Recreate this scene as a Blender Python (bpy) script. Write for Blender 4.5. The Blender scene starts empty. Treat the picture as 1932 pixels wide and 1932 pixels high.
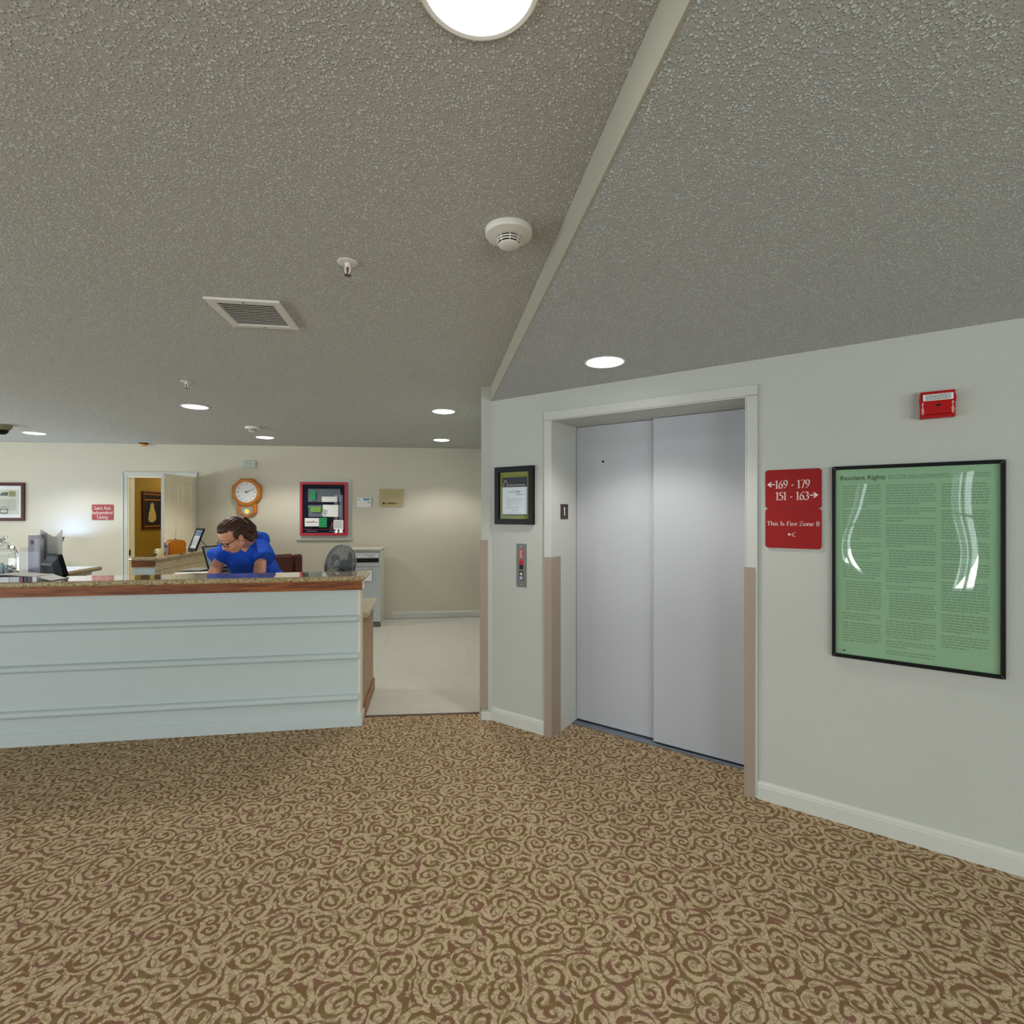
import bpy, bmesh, math, random
from mathutils import Vector, Matrix
random.seed(7)
C = bpy.context.scene
COL = C.collection
PI = math.pi
EYE = 1.52                       # camera height in metres

# ------------------------------------------------------------------ camera, world, exposure
cam = bpy.data.cameras.new('camera'); cam.sensor_width = 36; cam.lens = 18; cam.clip_start = .02
co = bpy.data.objects.new('camera', cam); COL.objects.link(co)
co.location = (0, 0, EYE); co.rotation_euler = (PI/2, 0, 0)
C.camera = co
C.view_settings.view_transform = 'Standard'; C.view_settings.look = 'None'
C.view_settings.gamma = 1; C.view_settings.use_curve_mapping = False
C.view_settings.exposure = 0.0
W = bpy.data.worlds.new('world'); C.world = W; W.use_nodes = True
W.node_tree.nodes['Background'].inputs[0].default_value = (.78, .88, 1, 1)
W.node_tree.nodes['Background'].inputs[1].default_value = 1.0
WINDOW_W, CEIL_FILL_W, DOWN_W = 6.5, 27, 15      # watts per square metre of window; watts per downlight

def area(name, loc, rot, sx, sy, e, col):
    l = bpy.data.lights.new(name, 'AREA'); l.shape = 'RECTANGLE'; l.size = sx; l.size_y = sy
    l.energy = e; l.color = col
    o = bpy.data.objects.new(name, l); o.location = loc; o.rotation_euler = rot; COL.objects.link(o); return o
WINDOWS = [(-8.0, -5.2), (-3.75, -3.35), (-2.3, -1.8), (.6, 3.0), (3.4, 5.8)]
for a, b in WINDOWS:             # daylight entering the windows of the wall behind the camera: sky, and an upward fill added to brighten the ceiling
    s = (b-a)*1.9
    area('daylight', ((a+b)/2, -4.95, 1.25), (PI/2, 0, 0), b-a-.1, 1.8, WINDOW_W*s, (.86, .95, 1))
    area('ceiling_fill', ((a+b)/2, -5.15, .75), (PI/2+.85, 0, 0), b-a-.1, 1.0, CEIL_FILL_W*s, (.98, 1, .94))
LEFT_FILL_WINDOWS = [(-3.4, -.6), (.2, 3.0), (3.6, 5.8)]
for a, b in LEFT_FILL_WINDOWS:        # unseen windows added far left, with upward fill, to light the back ceiling
    s = (b-a)*1.9
    area('daylight', (-8.75, (a+b)/2, 1.25), (PI/2, 0, -PI/2), b-a-.1, 1.8, WINDOW_W*s*.3, (.80, .91, 1))
    area('ceiling_fill', (-8.95, (a+b)/2, .75), (PI/2+.85, 0, -PI/2), b-a-.1, 1.0, CEIL_FILL_W*s*.75, (.93, .98, 1))

# ------------------------------------------------------------------ helpers
def s2l(*c):
    return tuple(((v/255)/12.92 if v/255 <= .04045 else ((v/255+.055)/1.055)**2.4) for v in c) + (1,)

class MB:
    def __init__(s): s.v = []; s.f = []
    def add(s, vs, fs):
        n = len(s.v); s.v += [tuple(v) for v in vs]; s.f += [tuple(i+n for i in f) for f in fs]; return s
    def box(s, x0, x1, y0, y1, z0, z1):
        return s.add([(x0,y0,z0),(x1,y0,z0),(x1,y1,z0),(x0,y1,z0),(x0,y0,z1),(x1,y0,z1),(x1,y1,z1),(x0,y1,z1)],
                     [(0,3,2,1),(4,5,6,7),(0,1,5,4),(1,2,6,5),(2,3,7,6),(3,0,4,7)])
    def prism(s, poly, a, b, axis='y'):
        n = len(poly)
        P = {'y': lambda p,t:(p[0],t,p[1]), 'z': lambda p,t:(p[0],p[1],t), 'x': lambda p,t:(t,p[0],p[1])}[axis]
        return s.add([P(p,a) for p in poly]+[P(p,b) for p in poly],
                     [tuple(range(n)), tuple(range(2*n-1,n-1,-1))]+[(i,i+n,(i+1)%n+n,(i+1)%n) for i in range(n)])
    def ring(s, outer, inner, a, b, axis='y'):   # frame between two loops of equal count
        n = len(outer)
        P = {'y': lambda p,t:(p[0],t,p[1]), 'z': lambda p,t:(p[0],p[1],t)}[axis]
        vs = [P(p,a) for p in outer]+[P(p,a) for p in inner]+[P(p,b) for p in outer]+[P(p,b) for p in inner]
        fs = []
        for i in range(n):
            j = (i+1) % n
            fs += [(i,j,n+j,n+i),(2*n+i,3*n+i,3*n+j,2*n+j),(i,2*n+i,2*n+j,j),(n+i,n+j,3*n+j,3*n+i)]
        return s.add(vs, fs)
    def lathe(s, prof, seg=32, c=(0,0,0), axis='z', cap=True):
        vs = []; fs = []; n = len(prof)
        for k in range(seg):
            a = 2*PI*k/seg
            for r, h in prof:
                x, y = r*math.cos(a), r*math.sin(a)
                p = {'z':(x,y,h),'y':(x,h,y),'x':(h,x,y)}[axis]
                vs.append((c[0]+p[0],c[1]+p[1],c[2]+p[2]))
        for k in range(seg):
            j = (k+1) % seg
            for i in range(n-1): fs.append((k*n+i, j*n+i, j*n+i+1, k*n+i+1))
        if cap:
            if prof[0][0] > 1e-6: fs.append(tuple(k*n for k in range(seg))[::-1])
            if prof[-1][0] > 1e-6: fs.append(tuple(k*n+n-1 for k in range(seg)))
        return s.add(vs, fs)
    def tube(s, pts, r, seg=8, closed=False):
        pts = [Vector(p) for p in pts]; rs = r if isinstance(r, (list,tuple)) else [r]*len(pts)
        vs = []; fs = []; n = len(pts)
        for i, p in enumerate(pts):
            if closed: t = pts[(i+1)%n]-pts[i-1]
            else: t = pts[min(i+1,n-1)]-pts[max(i-1,0)]
            t.normalize()
            a = Vector((0,0,1)) if abs(t.z) < .9 else Vector((1,0,0))
            x = t.cross(a).normalized(); y = t.cross(x)
            for k in range(seg):
                q = p + rs[i]*(math.cos(2*PI*k/seg)*x+math.sin(2*PI*k/seg)*y); vs.append(tuple(q))
        for i in range(n if closed else n-1):
            j = (i+1) % n
            for k in range(seg): fs.append((i*seg+k, i*seg+(k+1)%seg, j*seg+(k+1)%seg, j*seg+k))
        if not closed: fs += [tuple(range(seg)), tuple(range(n*seg-1,(n-1)*seg-1,-1))]
        return s.add(vs, fs)
    def ball(s, c, r, M=None, seg=24, rings=14):
        if not isinstance(r, (tuple,list)): r = (r,r,r)
        vs = []; fs = []
        for i in range(rings+1):
            th = PI*i/rings
            for k in range(seg):
                ph = 2*PI*k/seg
                p = Vector((r[0]*math.sin(th)*math.cos(ph), r[1]*math.sin(th)*math.sin(ph), r[2]*math.cos(th)))
                if M: p = M @ p
                vs.append((c[0]+p.x, c[1]+p.y, c[2]+p.z))
        for i in range(rings):
            for k in range(seg):
                fs.append((i*seg+k, (i+1)*seg+k, (i+1)*seg+(k+1)%seg, i*seg+(k+1)%seg))
        return s.add(vs, fs)
    def capsule(s, p0, r0, p1, r1):
        p0 = Vector(p0); p1 = Vector(p1); s.ball(p0, r0, seg=16, rings=10); s.ball(p1, r1, seg=16, rings=10)
        return s.tube([p0, (p0+p1)/2, p1], [r0, (r0+r1)/2, r1], 16)
    def xf(s, M): s.v = [tuple(M @ Vector(v)) for v in s.v]; return s
    def build(s, name, mat, parent=None, smooth=False, bevel=0, seg=2, merge=False, wn=False):
        me = bpy.data.meshes.new(name); me.from_pydata(s.v, [], s.f)
        bm = bmesh.new(); bm.from_mesh(me)
        if merge or smooth: bmesh.ops.remove_doubles(bm, verts=bm.verts, dist=1e-5)
        bmesh.ops.recalc_face_normals(bm, faces=bm.faces)
        if bevel:
            es = [e for e in bm.edges if len(e.link_faces) == 2 and e.calc_face_angle(0) > .5]
            bmesh.ops.bevel(bm, geom=es, offset=bevel, segments=seg, affect='EDGES', profile=.5, clamp_overlap=True)
        bm.to_mesh(me); bm.free()
        if smooth:
            for p in me.polygons: p.use_smooth = True
            try: me.set_sharp_from_angle(angle=.7)
            except Exception: pass
        return link(name, me, mat, parent)

def link(name, me, mat, parent=None):
    if mat: 
        me.materials.clear(); me.materials.append(mat)
    o = bpy.data.objects.new(name, me); COL.objects.link(o)
    if parent: o.parent = parent
    return o

def tag(o, label=None, cat=None, group=None, kind=None):
    if label: o['label'] = label
    if cat: o['category'] = cat
    if group: o['group'] = group
    if kind: o['kind'] = kind
    return o

def empty(name, loc, rz=0, label=None, cat=None, group=None, kind=None):
    o = bpy.data.objects.new(name, None); o.empty_display_size = .05; COL.objects.link(o)
    o.location = loc; o.rotation_euler = (0, 0, rz)
    return tag(o, label, cat, group, kind)

class Frame:
    """an upright plane: x along it to the right as seen from the lobby, y into it, z up"""
    def __init__(s, p, q):
        s.o = Vector((p[0], p[1], 0)); d = Vector((q[0]-p[0], q[1]-p[1], 0)).normalized()
        s.d = d; s.n = Vector((-d.y, d.x, 0)); s.ang = math.atan2(d.y, d.x)
    def p(s, u, y=0, z=0): return s.o + s.d*u + s.n*y + Vector((0,0,z))
    def uv(s, v): w = Vector((v[0],v[1],0))-s.o; return w.dot(s.d), w.dot(s.n)
    def survey(s, px, py, y=0):      # where a sight line of the photograph meets the plane (u, z)
        r = Vector(((px-966)/966, 1, 0)); o = s.o + s.n*y
        t = o.dot(s.n)/r.dot(s.n); P = r*t
        return (P-s.o).dot(s.d), EYE+(966-py)/966*t
    def rect(s, TL, TR, BR, BL, y=0):
        a, b, c, d = (s.survey(*p, y) for p in (TL,TR,BR,BL))
        return (a[0]+d[0])/2, (b[0]+c[0])/2, (c[1]+d[1])/2, (a[1]+b[1])/2
    def thing(s, name, u, z, label, cat, group=None, y=0):
        return empty(name, s.p(u, y, z), s.ang, label, cat, group)
    def struct(s, name, u=0, z=0, y=0): return empty(name, s.p(u,y,z), s.ang, kind='structure')

def ray(px, py, Y): return Vector(((px-966)/966*Y, Y, EYE+(966-py)/966*Y))

# ------------------------------------------------------------------ materials
def nt(name):
    m = bpy.data.materials.new(name); m.use_nodes = True; t = m.node_tree
    return m, t, t.nodes['Principled BSDF']
def N(t, kind, **kw):
    n = t.nodes.new(kind)
    for k, v in kw.items():
        if k in n.inputs: n.inputs[k].default_value = v
        else: setattr(n, k, v)
    return n
def plain(name, col, rough=.5, metal=0, bump=0, bscale=200, var=0, vscale=6, spec=.5, alpha=None, emit=None, coat=0):
    m, t, b = nt(name)
    b.inputs['Base Color'].default_value = col; b.inputs['Roughness'].default_value = rough
    b.inputs['Metallic'].default_value = metal; b.inputs['Specular IOR Level'].default_value = spec
    b.inputs['Coat Weight'].default_value = coat; b.inputs['Coat Roughness'].default_value = .05
    tc = N(t, 'ShaderNodeTexCoord')
    if var:
        nz = N(t, 'ShaderNodeTexNoise', Scale=vscale, Detail=4.0); t.links.new(tc.outputs['Object'], nz.inputs['Vector'])
        mx = N(t, 'ShaderNodeMixRGB', blend_type='MULTIPLY'); mx.inputs[0].default_value = 1
        mx.inputs[1].default_value = col
        rp = N(t, 'ShaderNodeValToRGB'); rp.color_ramp.elements[0].position = .3; rp.color_ramp.elements[1].position = .7
        rp.color_ramp.elements[0].color = (1-var,)*3+(1,); rp.color_ramp.elements[1].color = (1,1,1,1)
        t.links.new(nz.outputs[0], rp.inputs[0]); t.links.new(rp.outputs[0], mx.inputs[2]); t.links.new(mx.outputs[0], b.inputs['Base Color'])
    if bump:
        nz = N(t, 'ShaderNodeTexNoise', Scale=bscale, Detail=3.0); t.links.new(tc.outputs['Object'], nz.inputs['Vector'])
        bp = N(t, 'ShaderNodeBump', Strength=bump, Distance=.01); t.links.new(nz.outputs[0], bp.inputs['Height'])
        t.links.new(bp.outputs[0], b.inputs['Normal'])
    if emit:
        b.inputs['Emission Color'].default_value = emit[0]; b.inputs['Emission Strength'].default_value = emit[1]
    return m

def popcorn(name, col):
    m, t, b = nt(name); b.inputs['Roughness'].default_value = .9; b.inputs['Specular IOR Level'].default_value = .2
    tc = N(t, 'ShaderNodeTexCoord')
    n2 = N(t, 'ShaderNodeTexNoise', Scale=30.0, Detail=2.0); n3 = N(t, 'ShaderNodeTexNoise', Scale=160.0, Detail=1.0)
    for n in (n2, n3): t.links.new(tc.outputs['Object'], n.inputs['Vector'])
    wp = N(t, 'ShaderNodeVectorMath', operation='MULTIPLY_ADD'); wp.inputs[1].default_value = (.009,.009,.009)
    t.links.new(n3.outputs['Color'], wp.inputs[0]); t.links.new(tc.outputs['Object'], wp.inputs[2])
    vo = N(t, 'ShaderNodeTexVoronoi', voronoi_dimensions='2D', Scale=132.0); t.links.new(wp.outputs[0], vo.inputs['Vector'])
    cs = N(t, 'ShaderNodeSeparateColor'); t.links.new(vo.outputs['Color'], cs.inputs[0])
    rd = N(t, 'ShaderNodeMath', operation='MULTIPLY_ADD'); t.links.new(cs.outputs[0], rd.inputs[0]); rd.inputs[1].default_value = .55; rd.inputs[2].default_value = .04
    sb = N(t, 'ShaderNodeMath', operation='SUBTRACT'); t.links.new(rd.outputs[0], sb.inputs[0]); t.links.new(vo.outputs['Distance'], sb.inputs[1])
    r = N(t, 'ShaderNodeMapRange', interpolation_type='SMOOTHSTEP'); r.inputs[1].default_value = -.10; r.inputs[2].default_value = .22
    t.links.new(sb.outputs[0], r.inputs[0])
    ad = N(t, 'ShaderNodeMath', operation='MULTIPLY_ADD'); ad.inputs[1].default_value = .3
    t.links.new(n2.outputs[0], ad.inputs[0]); t.links.new(r.outputs[0], ad.inputs[2])
    bp = N(t, 'ShaderNodeBump', Strength=.85, Distance=.006); t.links.new(ad.outputs[0], bp.inputs['Height'])
    t.links.new(bp.outputs[0], b.inputs['Normal'])
    mx = N(t, 'ShaderNodeMixRGB'); mx.inputs[1].default_value = tuple(c*.79 for c in col[:3])+(1,)
    mx.inputs[2].default_value = (min(1,col[0]*1.22), min(1,col[1]*1.30), min(1,col[2]*1.30), 1)
    t.links.new(r.outputs[0], mx.inputs[0]); t.links.new(mx.outputs[0], b.inputs['Base Color'])
    return m

def carpet():
    m, t, b = nt('scroll_carpet'); L = t.links.new
    b.inputs['Roughness'].default_value = .95; b.inputs['Specular IOR Level'].default_value = .1
    tc = N(t, 'ShaderNodeTexCoord')
    wn = N(t, 'ShaderNodeTexNoise', Scale=9.0, Detail=1.0); L(tc.outputs['Object'], wn.inputs['Vector'])
    ws = N(t, 'ShaderNodeVectorMath', operation='MULTIPLY_ADD'); ws.inputs[1].default_value = (.045,.045,0); L(wn.outputs['Color'], ws.inputs[0]); L(tc.outputs['Object'], ws.inputs[2])
    masks = []
    for scale, k, th in ((10.0, 33.0, .38), (20.0, 52.0, .34)):
        vo = N(t, 'ShaderNodeTexVoronoi', voronoi_dimensions='2D', feature='F1', Scale=scale, Randomness=.85); L(ws.outputs[0], vo.inputs['Vector'])
        d = N(t, 'ShaderNodeVectorMath', operation='SUBTRACT'); L(ws.outputs[0], d.inputs[0]); L(vo.outputs['Position'], d.inputs[1])
        sx = N(t, 'ShaderNodeSeparateXYZ'); L(d.outputs[0], sx.inputs[0])
        cs = N(t, 'ShaderNodeSeparateColor'); L(vo.outputs['Color'], cs.inputs[0])
        hand = N(t, 'ShaderNodeMath', operation='GREATER_THAN'); L(cs.outputs[0], hand.inputs[0]); hand.inputs[1].default_value = .5
        sg = N(t, 'ShaderNodeMath', operation='MULTIPLY_ADD'); L(hand.outputs[0], sg.inputs[0]); sg.inputs[1].default_value = 2; sg.inputs[2].default_value = -1
        at = N(t, 'ShaderNodeMath', operation='ARCTAN2'); L(sx.outputs[1], at.inputs[0]); L(sx.outputs[0], at.inputs[1])
        a1 = N(t, 'ShaderNodeMath', operation='MULTIPLY'); L(at.outputs[0], a1.inputs[0]); L(sg.outputs[0], a1.inputs[1])
        a2 = N(t, 'ShaderNodeMath', operation='MULTIPLY_ADD'); L(a1.outputs[0], a2.inputs[0]); a2.inputs[1].default_value = 1/(2*PI); L(cs.outputs[1], a2.inputs[2])
        ln = N(t, 'ShaderNodeVectorMath', operation='LENGTH'); L(d.outputs[0], ln.inputs[0])
        a3 = N(t, 'ShaderNodeMath', operation='MULTIPLY_ADD'); L(ln.outputs['Value'], a3.inputs[0]); a3.inputs[1].default_value = k; L(a2.outputs[0], a3.inputs[2])
        fr = N(t, 'ShaderNodeMath', operation='FRACT'); L(a3.outputs[0], fr.inputs[0])
        # triangle wave -> soft band, its width wandering with a slow noise
        pp = N(t, 'ShaderNodeMath', operation='PINGPONG'); L(fr.outputs[0], pp.inputs[0]); pp.inputs[1].default_value = .5
        wv = N(t, 'ShaderNodeTexNoise', Scale=26.0 if scale < 15 else 20.0, Detail=1.0); L(tc.outputs['Object'], wv.inputs['Vector'])
        wt = N(t, 'ShaderNodeMath', operation='MULTIPLY_ADD'); L(wv.outputs[0], wt.inputs[0]); wt.inputs[1].default_value = 1.0; wt.inputs[2].default_value = th/2-.5
        df = N(t, 'ShaderNodeMath', operation='SUBTRACT'); L(wt.outputs[0], df.inputs[0]); L(pp.outputs[0], df.inputs[1])
        jg = N(t, 'ShaderNodeTexNoise', Scale=260.0, Detail=1.0); L(tc.outputs['Object'], jg.inputs['Vector'])
        j2 = N(t, 'ShaderNodeMath', operation='MULTIPLY_ADD'); L(jg.outputs[0], j2.inputs[0]); j2.inputs[1].default_value = .22; j2.inputs[2].default_value = -.11
        j3 = N(t, 'ShaderNodeMath', operation='ADD'); L(df.outputs[0], j3.inputs[0]); L(j2.outputs[0], j3.inputs[1])
        mp = N(t, 'ShaderNodeMapRange'); L(j3.outputs[0], mp.inputs[0]); mp.inputs[1].default_value = -.06; mp.inputs[2].default_value = .06
        masks.append(mp)
    mk = N(t, 'ShaderNodeMath', operation='MULTIPLY_ADD'); L(masks[1].outputs[0], mk.inputs[0]); mk.inputs[1].default_value = .5; L(masks[0].outputs[0], mk.inputs[2]); mk.use_clamp = True
    # colours: tan ground, brown scrolls drifting to olive and wine
    pn = N(t, 'ShaderNodeTexNoise', Scale=290.0, Detail=2.0); L(tc.outputs['Object'], pn.inputs['Vector'])
    cn = N(t, 'ShaderNodeTexNoise', Scale=16.0, Detail=1.0); L(tc.outputs['Object'], cn.inputs['Vector'])
    dk = N(t, 'ShaderNodeValToRGB'); e = dk.color_ramp.elements
    e[0].position = .35; e[0].color = s2l(132, 98, 82); e[1].position = .65; e[1].color = s2l(130, 112, 78)
    x = dk.color_ramp.elements.new(.5); x.color = s2l(124, 96, 66); L(cn.outputs[0], dk.inputs[0])
    lt = N(t, 'ShaderNodeValToRGB'); e = lt.color_ramp.elements
    e[0].position = .3; e[0].color = s2l(152, 132, 103); e[1].position = .7; e[1].color = s2l(222, 202, 168); L(pn.outputs[0], lt.inputs[0])
    mx = N(t, 'ShaderNodeMixRGB'); L(mk.outputs[0], mx.inputs[0]); L(lt.outputs[0], mx.inputs[1]); L(dk.outputs[0], mx.inputs[2])
    L(mx.outputs[0], b.inputs['Base Color'])
    bp = N(t, 'ShaderNodeBump', Strength=.7, Distance=.004)
    h = N(t, 'ShaderNodeMath', operation='SUBTRACT'); L(pn.outputs[0], h.inputs[0]); L(mk.outputs[0], h.inputs[1])
    L(h.outputs[0], bp.inputs['Height']); L(bp.outputs[0], b.inputs['Normal'])
    return m

def granite():
    m, t, b = nt('speckled_granite'); L = t.links.new
    b.inputs['Roughness'].default_value = .07; b.inputs['Specular IOR Level'].default_value = .75; b.inputs['Coat Weight'].default_value = 1; b.inputs['Coat Roughness'].default_value = .05
    tc = N(t, 'ShaderNodeTexCoord')
    n1 = N(t, 'ShaderNodeTexNoise', Scale=95.0, Detail=5.0, Roughness=.7); n2 = N(t, 'ShaderNodeTexVoronoi', Scale=150.0)
    L(tc.outputs['Object'], n1.inputs['Vector']); L(tc.outputs['Object'], n2.inputs['Vector'])
    r = N(t, 'ShaderNodeValToRGB'); e = r.color_ramp.elements
    e[0].position = .34; e[0].color = s2l(70, 52, 30); e[1].position = .72; e[1].color = s2l(228, 216, 182)
    x = e.new(.45); x.color = s2l(168, 146, 102); x = e.new(.56); x.color = s2l(204, 186, 144)
    L(n1.outputs[0], r.inputs[0])
    mx = N(t, 'ShaderNodeMixRGB', blend_type='MULTIPLY'); mx.inputs[0].default_value = .35; L(r.outputs[0], mx.inputs[1]); L(n2.outputs['Distance'], mx.inputs[2])
    L(mx.outputs[0], b.inputs['Base Color']); return m

def wood(name, c0, c1, axis='X', rough=.35, sc=1.0):
    m, t, b = nt(name); L = t.links.new; b.inputs['Roughness'].default_value = rough; b.inputs['Specular IOR Level'].default_value = .3
    tc = N(t, 'ShaderNodeTexCoord'); mp = N(t, 'ShaderNodeMapping')
    s = {'X': (2, 40, 40), 'Z': (40, 40, 2), 'Y': (40, 2, 40)}[axis]
    mp.inputs['Scale'].default_value = tuple(v*sc for v in s)
    L(tc.outputs['Object'], mp.inputs[0])
    n = N(t, 'ShaderNodeTexNoise', Scale=1.6, Detail=6.0, Roughness=.65, Distortion=.6); L(mp.outputs[0], n.inputs['Vector'])
    r = N(t, 'ShaderNodeValToRGB'); r.color_ramp.elements[0].position = .36; r.color_ramp.elements[1].position = .62
    r.color_ramp.elements[0].color = c0; r.color_ramp.elements[1].color = c1
    L(n.outputs[0], r.inputs[0]); L(r.outputs[0], b.inputs['Base Color'])
    bp = N(t, 'ShaderNodeBump', Strength=.15, Distance=.002); L(n.outputs[0], bp.inputs['Height']); L(bp.outputs[0], b.inputs['Normal'])
    return m

def pane(name, wave=0, tint=(1,1,1,1), fres=1.45, wscale=3.0):
    m = bpy.data.materials.new(name); m.use_nodes = True; t = m.node_tree; t.nodes.clear(); L = t.links.new
    out = N(t, 'ShaderNodeOutputMaterial'); mix = N(t, 'ShaderNodeMixShader'); tr = N(t, 'ShaderNodeBsdfTransparent', Color=tint)
    gl = N(t, 'ShaderNodeBsdfGlossy', Roughness=.02)
    ge = N(t, 'ShaderNodeNewGeometry'); dp = N(t, 'ShaderNodeVectorMath', operation='DOT_PRODUCT'); L(ge.outputs['Normal'], dp.inputs[0]); L(ge.outputs['Incoming'], dp.inputs[1])
    ab = N(t, 'ShaderNodeMath', operation='ABSOLUTE'); L(dp.outputs['Value'], ab.inputs[0])
    iv = N(t, 'ShaderNodeMath', operation='SUBTRACT'); iv.inputs[0].default_value = 1; L(ab.outputs[0], iv.inputs[1])
    pw = N(t, 'ShaderNodeMath', operation='POWER'); L(iv.outputs[0], pw.inputs[0]); pw.inputs[1].default_value = 5
    f0 = ((fres-1)/(fres+1))**2
    fr = N(t, 'ShaderNodeMath', operation='MULTIPLY_ADD'); L(pw.outputs[0], fr.inputs[0]); fr.inputs[1].default_value = 1-f0; fr.inputs[2].default_value = f0
    L(fr.outputs[0], mix.inputs[0]); L(tr.outputs[0], mix.inputs[1]); L(gl.outputs[0], mix.inputs[2]); L(mix.outputs[0], out.inputs[0])
    if wave:
        tc = N(t, 'ShaderNodeTexCoord'); n = N(t, 'ShaderNodeTexNoise', Scale=wscale, Detail=0.0); L(tc.outputs['Object'], n.inputs['Vector'])
        bp = N(t, 'ShaderNodeBump', Strength=wave, Distance=.02); L(n.outputs[0], bp.inputs['Height'])
        L(bp.outputs[0], gl.inputs['Normal'])
    return m

M = {}
M['wall'] = plain('wall_paint', s2l(180, 184, 178), .6, bump=.22, bscale=130, var=.04, vscale=1.5)
M['cream'] = plain('cream_wall_paint', s2l(202, 197, 179), .6, bump=.12, bscale=130, var=.03, vscale=1.2)
M['trim'] = plain('white_trim_paint', s2l(194, 196, 190), .4)
M['step'] = plain('painted_step', s2l(172, 170, 154), .6, bump=.05, bscale=60)
M['counterpaint'] = plain('counter_paint', s2l(188, 200, 202), .5, bump=.22, bscale=90)
M['ceil'] = popcorn('popcorn_ceiling', s2l(208, 207, 202))
M['ceil2'] = popcorn('popcorn_ceiling_low', s2l(204, 208, 210))
M['carpet'] = carpet(); M['granite'] = granite()
M['vinyl'] = plain('vinyl_tile', s2l(200, 199, 188), .25, var=.05, vscale=5, bump=.02, bscale=8)
M['joint'] = plain('tile_joint', s2l(192, 190, 178), .4)
M['oak'] = wood('oak_fascia', s2l(86, 42, 16), s2l(158, 92, 46), 'X', .42)
M['oakpanel'] = wood('oak_end_panel', s2l(140, 104, 76), s2l(176, 140, 108), 'Z', .4)
M['oakbase'] = wood('oak_base', s2l(128, 80, 52), s2l(158, 106, 76), 'Y', .4)
M['honey'] = wood('honey_oak', s2l(164, 90, 8), s2l(206, 130, 22), 'X', .35, 2)
M['cherry'] = wood('dark_cherry', s2l(52, 22, 20), s2l(84, 36, 30), 'X', .35)
M['elev'] = plain('elevator_door_paint', s2l(174, 177, 184), .38, var=.05, vscale=2.2)
M['jamb'] = plain('jamb_paint', s2l(186, 189, 185), .42)
M['guard'] = plain('vinyl_corner_guard', s2l(150, 136, 122), .5)
M['alu'] = plain('brushed_aluminium', s2l(170, 176, 186), .35, 1, var=.1, vscale=40)
M['steel'] = plain('brushed_steel', s2l(108, 107, 102), .5, .6, var=.1, vscale=30)
M['black'] = plain('black_plastic', s2l(12, 12, 15), .45, spec=.25); M['blackgloss'] = plain('black_lacquer', s2l(8, 9, 12), .4, spec=.2)
M['dark'] = plain('dark_void', s2l(6, 6, 6), .9); M['brownplate'] = plain('brown_plate', s2l(52, 40, 44), .5)
M['red'] = plain('red_sign_plastic', s2l(140, 4, 8), .45, spec=.25); M['redframe'] = plain('red_enamel', s2l(186, 28, 44), .35)
M['salmon'] = plain('faded_red_sign', s2l(152, 54, 50), .5); M['alarm'] = plain('alarm_red', s2l(168, 6, 10), .4, spec=.25)
M['paper'] = plain('white_paper', s2l(232, 234, 232), .8); M['ink'] = plain('grey_ink', s2l(92, 98, 96), .8)
M['letter'] = plain('white_lettering', s2l(226, 214, 206), .6); M['navy'] = plain('navy_print', s2l(16, 24, 44), .6)
M['poster'] = plain('green_poster_paper', s2l(140, 184, 146), .75, var=.05, vscale=3); M['posterink'] = plain('poster_ink', s2l(44, 62, 40), .8)
M['posterfaint'] = plain('poster_fine_ink', s2l(108, 146, 112), .8)
M['olive'] = plain('olive_mat_board', s2l(122, 128, 46), .8); M['tinypr'] = plain('pale_grey_ink', s2l(168, 174, 176), .8)
M['white'] = plain('white_plastic', s2l(224, 224, 218), .4); M['beige'] = plain('beige_metal', s2l(178, 164, 118), .5)
M['greybin'] = plain('grey_laminate', s2l(180, 188, 192), .4); M['binside'] = plain('almond_edge', s2l(200, 200, 184), .45)
M['mustard'] = plain('mustard_wall', s2l(160, 126, 6), .8, bump=.2, bscale=60, var=.12, vscale=9)
M['doorleaf'] = plain('almond_door_paint', s2l(246, 238, 212), .7)
M['pane'] = pane('picture_glass', fres=1.35); M['wavy'] = pane('wavy_acrylic', .55, fres=1.6, wscale=2.6)
M['acrylic'] = pane('clear_acrylic', tint=(.93,.94,.97,1), fres=1.15)
M['lens'] = plain('lit_lens', (1,1,1,1), .5, emit=((1,.98,.95,1), 9.0))
M['chip'] = plain('steel_grey_module', s2l(96, 108, 116), .5); M['navyglass'] = plain('navy_panel', s2l(6, 8, 36), .7, spec=.1)
M['green'] = plain('green_note_paper', s2l(22, 158, 92), .7); M['lime'] = plain('lime_note_paper', s2l(120, 176, 42), .7)
M['lcd'] = plain('blue_lcd', s2l(96, 150, 172), .3); M['orange'] = plain('orange_print', s2l(210, 90, 50), .6)
M['amber'] = plain('amber_lens', s2l(214, 140, 30), .2); M['brass'] = plain('brass', s2l(190, 150, 60), .3, 1)
M['leather'] = plain('brown_leather', s2l(84, 38, 28), .3, bump=.1, bscale=80)
M['fan'] = plain('fan_plastic', s2l(116, 122, 126), .4); M['fandark'] = plain('fan_blade', s2l(52, 56, 58), .4)
M['skin'] = plain('skin', s2l(214, 154, 126), .5, var=.06, vscale=20); M['lip'] = plain('lips', s2l(168, 92, 80), .5)
M['hair'] = wood('brown_hair', s2l(38, 24, 18), s2l(84, 58, 44), 'Y', .45, 2); M['scrub'] = plain('royal_blue_cotton', s2l(6, 78, 204), .85, bump=.25, bscale=22, var=.12, vscale=9)
M['grey'] = plain('grey_plastic', s2l(120, 126, 130), .45); M['screen'] = plain('lit_grey_screen', s2l(60, 64, 66), .25, emit=(s2l(120,128,130), .55))
M['hinge'] = plain('dark_bronze', s2l(28, 28, 30), .4, .6)

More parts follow.
